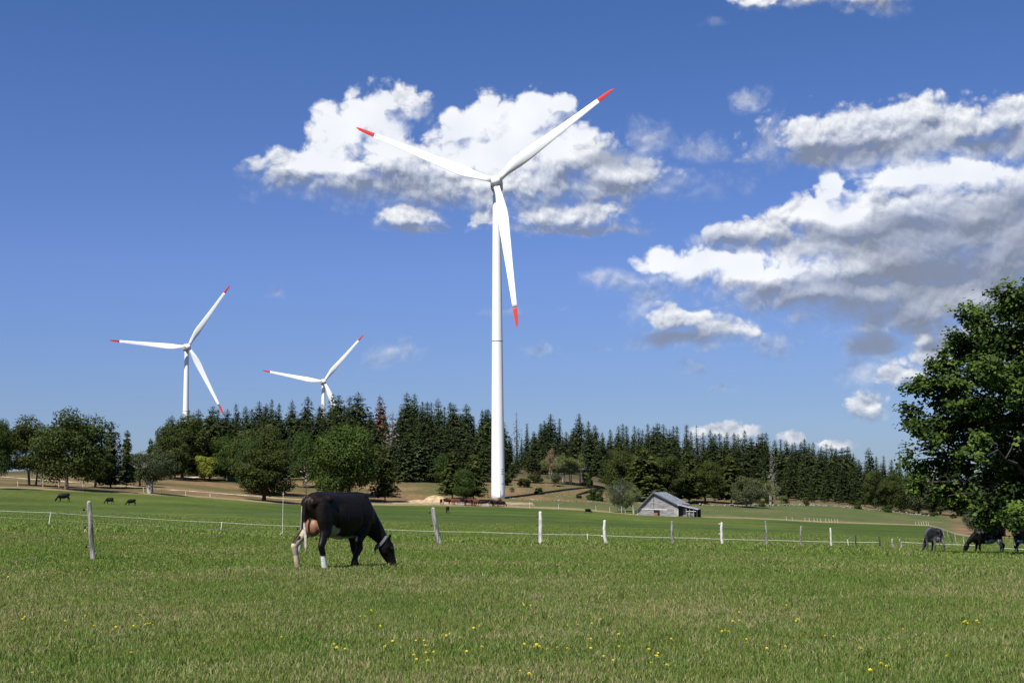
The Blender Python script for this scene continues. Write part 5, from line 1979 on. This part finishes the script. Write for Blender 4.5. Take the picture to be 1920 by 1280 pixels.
def big_tree():
    r_ = np.random.default_rng(5)
    R0 = 76.0
    g = on_ground(1990, R0)
    k = R0 / F
    root = empty('sycamore_tree', g)
    tag(root, 'huge dark leafy sycamore filling the right edge behind the two cows', 'tree')

    def loc(px, py, dy=0.0):
        p = at(px, py, R0)
        d = ray(1990, 905)
        p = p + Vector((d.x, d.y, 0)) * dy
        return p - g
    # lobes as seen from the meadow: column, row, radius in photo pixels
    L = []
    edge = [(1712, 735, 26), (1740, 722, 28), (1705, 780, 24), (1728, 800, 26), (1712, 862, 25), (1745, 850, 30), (1722, 905, 22), (1775, 690, 30), (1795, 640, 28), (1815, 655, 34), (1835, 600, 30), (1860, 630, 42),
            (1880, 578, 30), (1905, 575, 32), (1935, 560, 38), (1770, 745, 42), (1800, 715, 46), (1765, 800, 34), (1755, 880, 32), (1790, 870, 38), (1800, 930, 30), (1835, 905, 40), (1850, 700, 50), (1850, 770, 42), (1905, 650, 50),
            (1880, 860, 46), (1920, 770, 42), (1915, 900, 48), (1960, 620, 60), (1970, 700, 60), (1840, 840, 40), (1910, 720, 46), (1960, 830, 60), (1990, 900, 60), (1860, 945, 30), (1905, 960, 34), (1960, 950, 30),
            (1770, 925, 26), (1830, 950, 26), (1880, 965, 32), (1855, 975, 22), (1905, 930, 40), (1800, 800, 44), (1820, 760, 40), (1870, 800, 44)]
    for (px, py, rr) in edge:
        for q in range(3):
            dy = r_.normal(0, 1.0) * (1.0 + max(0, (px - 1700)) / 75.0)
            j = 0.6 if q else 0.0
            L.append((loc(px + r_.normal(0, rr * .35 * j), py + r_.normal(0, rr * .35 * j), dy if q else dy * .5), rr * k * r_.uniform(.62, .95)))
    # the unseen part of the crown to the right and above
    for _ in range(70):
        u = unit(1, r_)[0]
        c = Vector((u[0] * 6.8 * .8 + 2.0, u[1] * 7.0 * .8, 9.6 + u[2] * 5.6))
        if c.x < -1.0 or (c.x < 0.6 and c.z > 10.0) or (c.x < 3 and c.z > 12.6):
            continue
        L.append((c, r_.uniform(1.1, 1.8)))
    C = []; Nn = []; CB = []
    for c, rr in L:
        n = int(680 * rr ** 2)
        n = min(n, 2400)
        # leaf clumps inside the lobe
        m_ = max(5, int(n / 26))
        u = unit(m_, r_)
        cc = np.array(c) + u * (rr * np.clip(r_.normal(.82, .2, m_), .1, 1.2))[:, None] * np.array([1, 1, .8])
        idx = r_.integers(0, m_, n)
        off = r_.normal(0, 1, (n, 3)) * np.array([.23, .23, .17])
        P = cc[idx] + off
        C.append(P)
        CB.append(r_.normal(0, .24, m_)[idx] + r_.normal(0, .16))
        nn = np.array([-.1, -.15, .75]) + u[idx] * .4 + r_.normal(0, .38, (n, 3))
        Nn.append(nn / np.linalg.norm(nn, axis=1, keepdims=True))
    C = np.concatenate(C); Nn = np.concatenate(Nn); CB = np.concatenate(CB)
    keep = fbm(C[:, 0] / 1.15 + 40 + C[:, 1] / 5, C[:, 2] / 1.0 + 7, 12, 3) > np.where(C[:, 0] < -2.5, .40, .2)
    C = C[keep]; Nn = Nn[keep]; CB = CB[keep]
    S = r_.uniform(.075, .155, len(C))
    V, Fc = leaf5(C, Nn, S, r_)
    base = np.clip(.33 + CB + r_.normal(0, .18, len(C)), 0, 1)
    print('big tree leaves', len(C))
    rnd = np.concatenate([base, base])
    link('crown', mesh_np('sycamore_crown', V, Fc, M['big_leaf'], False, {'rnd': ('FACE', 'FLOAT', rnd)}), root)
    # trunk and limbs reaching the lobes
    tb = MB()
    tb.tube([(0, 0, -.8), (0.05, 0, .4), (-.05, 0, 1.6), (0, .1, 3.2), (.1, .1, 5.0), (.2, 0, 8.0), (.3, 0, 11.5)], [.62, .46, .38, .34, .27, .17, .05], 12)
    for c, rr in L[::2]:
        z0 = min(9.5, max(2.2, c.z - math.hypot(c.x, c.y) * r_.uniform(.35, .6)))
        a = Vector((.05, .05, z0)); d = c - a
        pts = []
        bow = Vector((0, 0, d.length * .10)) + Vector(r_.normal(0, .25, 3))
        for i in range(9):
            t = i / 8
            pts.append(a + d * t + bow * math.sin(math.pi * t) + Vector(r_.normal(0, .07, 3)) * (t * 2))
        ra = .045 + .011 * d.length
        tb.tube(pts, [ra * (1 - .86 * i / 8) for i in range(9)], 6, False)
        for _ in range(3):
            i = r_.integers(3, 8)
            q = pts[i]; e = q + Vector(r_.normal(0, rr * .55, 3))
            tb.tube([q, q.lerp(e, .5) + Vector(r_.normal(0, .08, 3)), e], [ra * .35, ra * .25, .008], 4, False)
    tb.build('trunk', M['bark_dark'], root, smooth=True)
    return root


big_tree()

# ------------------------------------------------------------------ grass
def blade_fn(N, b):
    r = attr(N, 'rnd')
    p = geo_pos(N)
    pn = N.v('MULTIPLY', p, (1.0, 1.0, 0.0))
    big = N.noise(pn, 0.16, 4, 0.6)
    mid = N.noise(pn, 0.9, 4, 0.65)
    green = N.mix(r, (0.094, 0.134, 0.028), (0.220, 0.262, 0.070))
    green = N.mix(N.ramp(mid, 0.35, 0.65), green, N.v('MULTIPLY', green, (0.66, 0.92, 0.66)))
    far_ = N.ramp(N.v('LENGTH', p), 18.0, 34.0)
    green = N.mix(far_, green, N.v('MULTIPLY', green, (0.98, 1.02, 0.86)))
    straw = N.mix(r, (0.21, 0.18, 0.085), (0.44, 0.38, 0.20))
    rr = N.m('FRACT', N.m('MULTIPLY', r, 17.7))
    dryf = N.m('ADD', N.m('MULTIPLY', big, 0.7), N.m('MULTIPLY', mid, 0.45))
    thr = N.m('MULTIPLY', N.ramp(dryf, 0.48, 0.70, 0.05, 0.58), N.m('SUBTRACT', 1.0, N.m('MULTIPLY', far_, 0.45)))
    isd = N.m('LESS_THAN', rr, thr)
    c = N.mix(isd, green, straw)
    N.l.new(c, b.inputs['Base Color'])
    out = N.t.nodes['Material Output']
    tr = N.new('ShaderNodeBsdfTranslucent')
    N.l.new(N.v('MULTIPLY', c, (1.1, 1.25, 0.6)), tr.inputs['Color'])
    mx = N.new('ShaderNodeMixShader'); mx.inputs[0].default_value = 0.3
    N.l.new(b.outputs[0], mx.inputs[1]); N.l.new(tr.outputs[0], mx.inputs[2])
    N.l.new(mx.outputs[0], out.inputs['Surface'])


M['blade_grass'] = mat('grass_blades', rough=0.7, spec=0.12, fn=blade_fn)


def tuft_mesh(seed, n, rad, hmin, hmax, wid, flat=0.5):
    r_ = np.random.default_rng(seed)
    a = r_.random(n) * 6.283; q = np.sqrt(r_.random(n)) * rad
    x = np.cos(a) * q; y = np.sin(a) * q
    h = r_.uniform(hmin, hmax, n) * np.where(r_.random(n) < .05, 1.5, 1.0)
    la = r_.random(n) * 6.283; ln = h * r_.uniform(0.1, flat + .3, n)
    dx = np.cos(la) * ln; dy = np.sin(la) * ln
    fa = r_.random(n) * 6.283
    wx = np.cos(fa) * wid * .5; wy = np.sin(fa) * wid * .5
    z0 = -0.015
    V = np.stack([np.stack([x - wx, y - wy, np.full(n, z0)], 1), np.stack([x + wx, y + wy, np.full(n, z0)], 1),
                  np.stack([x + dx * .35 + wx * .8, y + dy * .35 + wy * .8, h * .6], 1), np.stack([x + dx * .35 - wx * .8, y + dy * .35 - wy * .8, h * .6], 1),
                  np.stack([x + dx, y + dy, h * (1 - .15 * flat)], 1)], 1).reshape(-1, 3)
    k = np.arange(n)[:, None] * 5
    F4 = np.concatenate([k + np.array([[0, 1, 2]]), k + np.array([[0, 2, 3]]), k + np.array([[3, 2, 4]])], 0)
    rn = r_.random(n)
    me = mesh_np('grass_tuft', V, F4, M['blade_grass'], False, {'rnd': ('FACE', 'FLOAT', np.concatenate([rn, rn, rn]))})
    return me


def grass_layer(name, r0, r1, px0, px1, density, tufts, label, seed, smin=0.7, smax=1.3):
    # carrier patch following the ground
    az = np.linspace(gx(px0), gx(px1), 90); rr = np.linspace(r0, r1, 60)
    A, R = np.meshgrid(az, rr, indexing='ij')
    x = (np.sin(A) * R).ravel(); y = (np.cos(A) * R).ravel()
    z = ground_np(x, y)
    na, nr = A.shape
    idx = np.arange(na * nr).reshape(na, nr)
    q = np.stack([idx[:-1, :-1], idx[:-1, 1:], idx[1:, 1:], idx[1:, :-1]], -1).reshape(-1, 4)[:, ::-1]
    d = density * (1 - 0.55 * np.clip((R.ravel() - r0) / (r1 - r0), 0, 1))
    d = d * np.clip((r1 - R.ravel()) / ((r1 - r0) * .15), 0, 1) ** .5
    me = mesh_np(name, np.stack([x, y, z], 1), q, None, False, {'dens': ('POINT', 'FLOAT', d)})
    o = link(name, me)
    tag(o, label, 'grass', None, 'stuff')
    c = bpy.data.collections.new(name + '_tufts')
    for t in tufts:
        ob = bpy.data.objects.new('grass_tuft', t)
        c.objects.link(ob)
    ng = bpy.data.node_groups.new(name, 'GeometryNodeTree')
    ng.interface.new_socket('Geometry', in_out='INPUT', socket_type='NodeSocketGeometry')
    ng.interface.new_socket('Geometry', in_out='OUTPUT', socket_type='NodeSocketGeometry')
    n = ng.nodes; l = ng.links
    gi = n.new('NodeGroupInput'); go = n.new('NodeGroupOutput')
    dp = n.new('GeometryNodeDistributePointsOnFaces'); dp.distribute_method = 'RANDOM'
    dp.inputs['Seed'].default_value = seed
    na_ = n.new('GeometryNodeInputNamedAttribute'); na_.data_type = 'FLOAT'; na_.inputs['Name'].default_value = 'dens'
    l.new(gi.outputs[0], dp.inputs['Mesh']); l.new(na_.outputs['Attribute'], dp.inputs['Density'])
    ci = n.new('GeometryNodeCollectionInfo'); ci.inputs['Collection'].default_value = c
    ci.inputs['Separate Children'].default_value = True; ci.inputs['Reset Children'].default_value = True
    ip = n.new('GeometryNodeInstanceOnPoints'); ip.inputs['Pick Instance'].default_value = True
    l.new(dp.outputs['Points'], ip.inputs['Points']); l.new(ci.outputs[0], ip.inputs['Instance'])
    rv = n.new('FunctionNodeRandomValue'); rv.data_type = 'FLOAT_VECTOR'
    rv.inputs[0].default_value = (-.05, -.05, 0); rv.inputs[1].default_value = (.05, .05, 6.283)
    l.new(rv.outputs[0], ip.inputs['Rotation'])
    rs = n.new('FunctionNodeRandomValue'); rs.data_type = 'FLOAT'
    rs.inputs[2].default_value = smin; rs.inputs[3].default_value = smax
    rs.inputs['Seed'].default_value = 4
    l.new(rs.outputs[1], ip.inputs['Scale'])
    l.new(ip.outputs[0], go.inputs[0])
    md = o.modifiers.new('grass', 'NODES'); md.node_group = ng
    return o


near_t = [tuft_mesh(100 + i, 90, 0.17, 0.022, 0.066, 0.006) for i in range(8)]
mid_t = [tuft_mesh(120 + i, 90, 0.28, 0.025, 0.075, 0.011) for i in range(6)]
far_t = [tuft_mesh(140 + i, 70, 0.55, 0.05, 0.13, 0.030) for i in range(5)]
grass_layer('near_grass', 9.5, 27, -260, 2180, 62, near_t, 'short trodden green and straw grass of the foreground pasture', 3)
grass_layer('middle_grass', 25, 52, -160, 2080, 20, mid_t, 'grazed grass of the pasture round the cow up to the posts', 5)
grass_layer('far_grass', 48, 200, -60, 1980, 4.2, far_t, 'lush grass beyond the wooden posts', 8)

tall_t = [tuft_mesh(160 + i, 34, 0.07, 0.07, 0.17, 0.006, 0.8) for i in range(5)]
grass_layer('rank_grass_tufts', 10, 50, -200, 2120, 0.9, tall_t, 'taller ungrazed tufts standing out of the short pasture', 11, 0.6, 1.2)

# ------------------------------------------------------------------ dandelions
M['dandelion'] = mat('yellow_petals', (0.68, 0.56, 0.02), 0.7)
M['stem'] = mat('flower_stem', (0.09, 0.13, 0.03), 0.6)


def flower_mesh():
    m = MB()
    random.seed(3)
    for ring_, (rr, zz, n) in enumerate([(.017, .000, 13), (.013, .005, 10), (.008, .009, 7)]):
        for i in range(n):
            a = 2 * math.pi * i / n + ring_ * .3
            c, s = math.cos(a), math.sin(a)
            w = .0035
            m.add([(0, 0, zz - .002), (c * rr * .6 - s * w, s * rr * .6 + c * w, zz + .002), (c * rr, s * rr, zz + .001), (c * rr * .6 + s * w, s * rr * .6 - c * w, zz + .002)], [(0, 1, 2, 3)])
    m.blob((0, 0, -.004), (.006, .006, .008), 7, 5)
    return m.mesh('flower_head', M['dandelion'])


FH = flower_mesh()
FS = MB().tube([(0, 0, -.09), (.004, 0, -.04), (0, 0, 0)], .0022, 5).mesh('flower_stem', M['stem'])
FL = {
    'small yellow dandelion in the grass at the lower left': [(46, 1164), (42, 1167), (122, 1170), (160, 1160), (217, 1182), (246, 1232), (60, 1275), (15, 1085), (103, 1073), (163, 1069), (445, 1057), (176, 1181)],
    'dandelion in the little cluster left of the middle foreground': [(262, 1158), (272, 1178), (276, 1176), (281, 1174), (286, 1178), (250, 1181)],
    'yellow dandelion in the grass below the cow': [(383, 1256), (528, 1203), (626, 1219), (631, 1223), (675, 1163), (696, 1151), (698, 1155), (684, 1164), (713, 1181), (647, 1225)],
    'yellow dandelion in the scattered patch right below the cow': [(721, 1222), (736, 1213), (780, 1210), (795, 1213), (798, 1219), (776, 1240), (781, 1246), (799, 1237), (802, 1250), (813, 1232), (837, 1200), (843, 1199), (862, 1204), (888, 1184), (898, 1184), (905, 1225), (937, 1181), (875, 1230)],
    'yellow dandelion in the bottom middle of the pasture': [(981, 1137), (982, 1141), (995, 1142), (983, 1220), (984, 1221), (1002, 1221), (1006, 1221), (1012, 1222), (1026, 1226), (1045, 1227), (1064, 1224), (975, 1270), (992, 1277), (1108, 1205), (1108, 1224), (1064, 1181), (1083, 1179)],
    'yellow dandelion right of the middle near the photo bottom': [(1126, 1168), (1132, 1241), (1110, 1175), (1160, 1197), (1161, 1223), (1217, 1228), (1229, 1242), (1232, 1240), (1234, 1238), (1221, 1254), (1251, 1257), (1260, 1207), (1259, 1207), (1150, 1248)],
    'yellow dandelion in the right part of the foreground': [(1354, 1194), (1353, 1195), (1360, 1193), (1374, 1174), (1386, 1153), (1387, 1171), (1400, 1206), (1398, 1219), (1438, 1225), (1475, 1141), (1493, 1170), (1496, 1168), (1547, 1203), (1563, 1202), (1367, 1195), (1462, 1222), (1473, 1225)],
    'yellow dandelion near the lower right corner': [(1602, 1211), (1612, 1227), (1616, 1228), (1653, 1255), (1632, 1270), (1633, 1272), (1663, 1260), (1778, 1243), (1775, 1242), (1667, 1206), (1693, 1187)],
    'yellow dandelion in the group at the far right of the pasture': [(1811, 1170), (1815, 1175), (1820, 1175), (1828, 1169), (1832, 1171), (1836, 1175), (1840, 1163), (1808, 1177)],
}
random.seed(12)
for lab, lst in FL.items():
    for (px, py) in lst:
        g, r = hit(px, py + 7, rmin=8, rmax=60)
        o = empty('dandelion', g + Vector((0, 0, random.uniform(.075, .10))), random.uniform(0, 6))
        o.rotation_euler = (random.uniform(.1, .7), random.uniform(-.35, .35), random.uniform(0, 1))
        s = random.uniform(.6, 1.0)
        o.scale = (s, s, s)
        tag(o, lab, 'flower', 'yellow dandelions in the foreground grass')
        link('flower_head', FH, o)
        link('stem', FS, o)
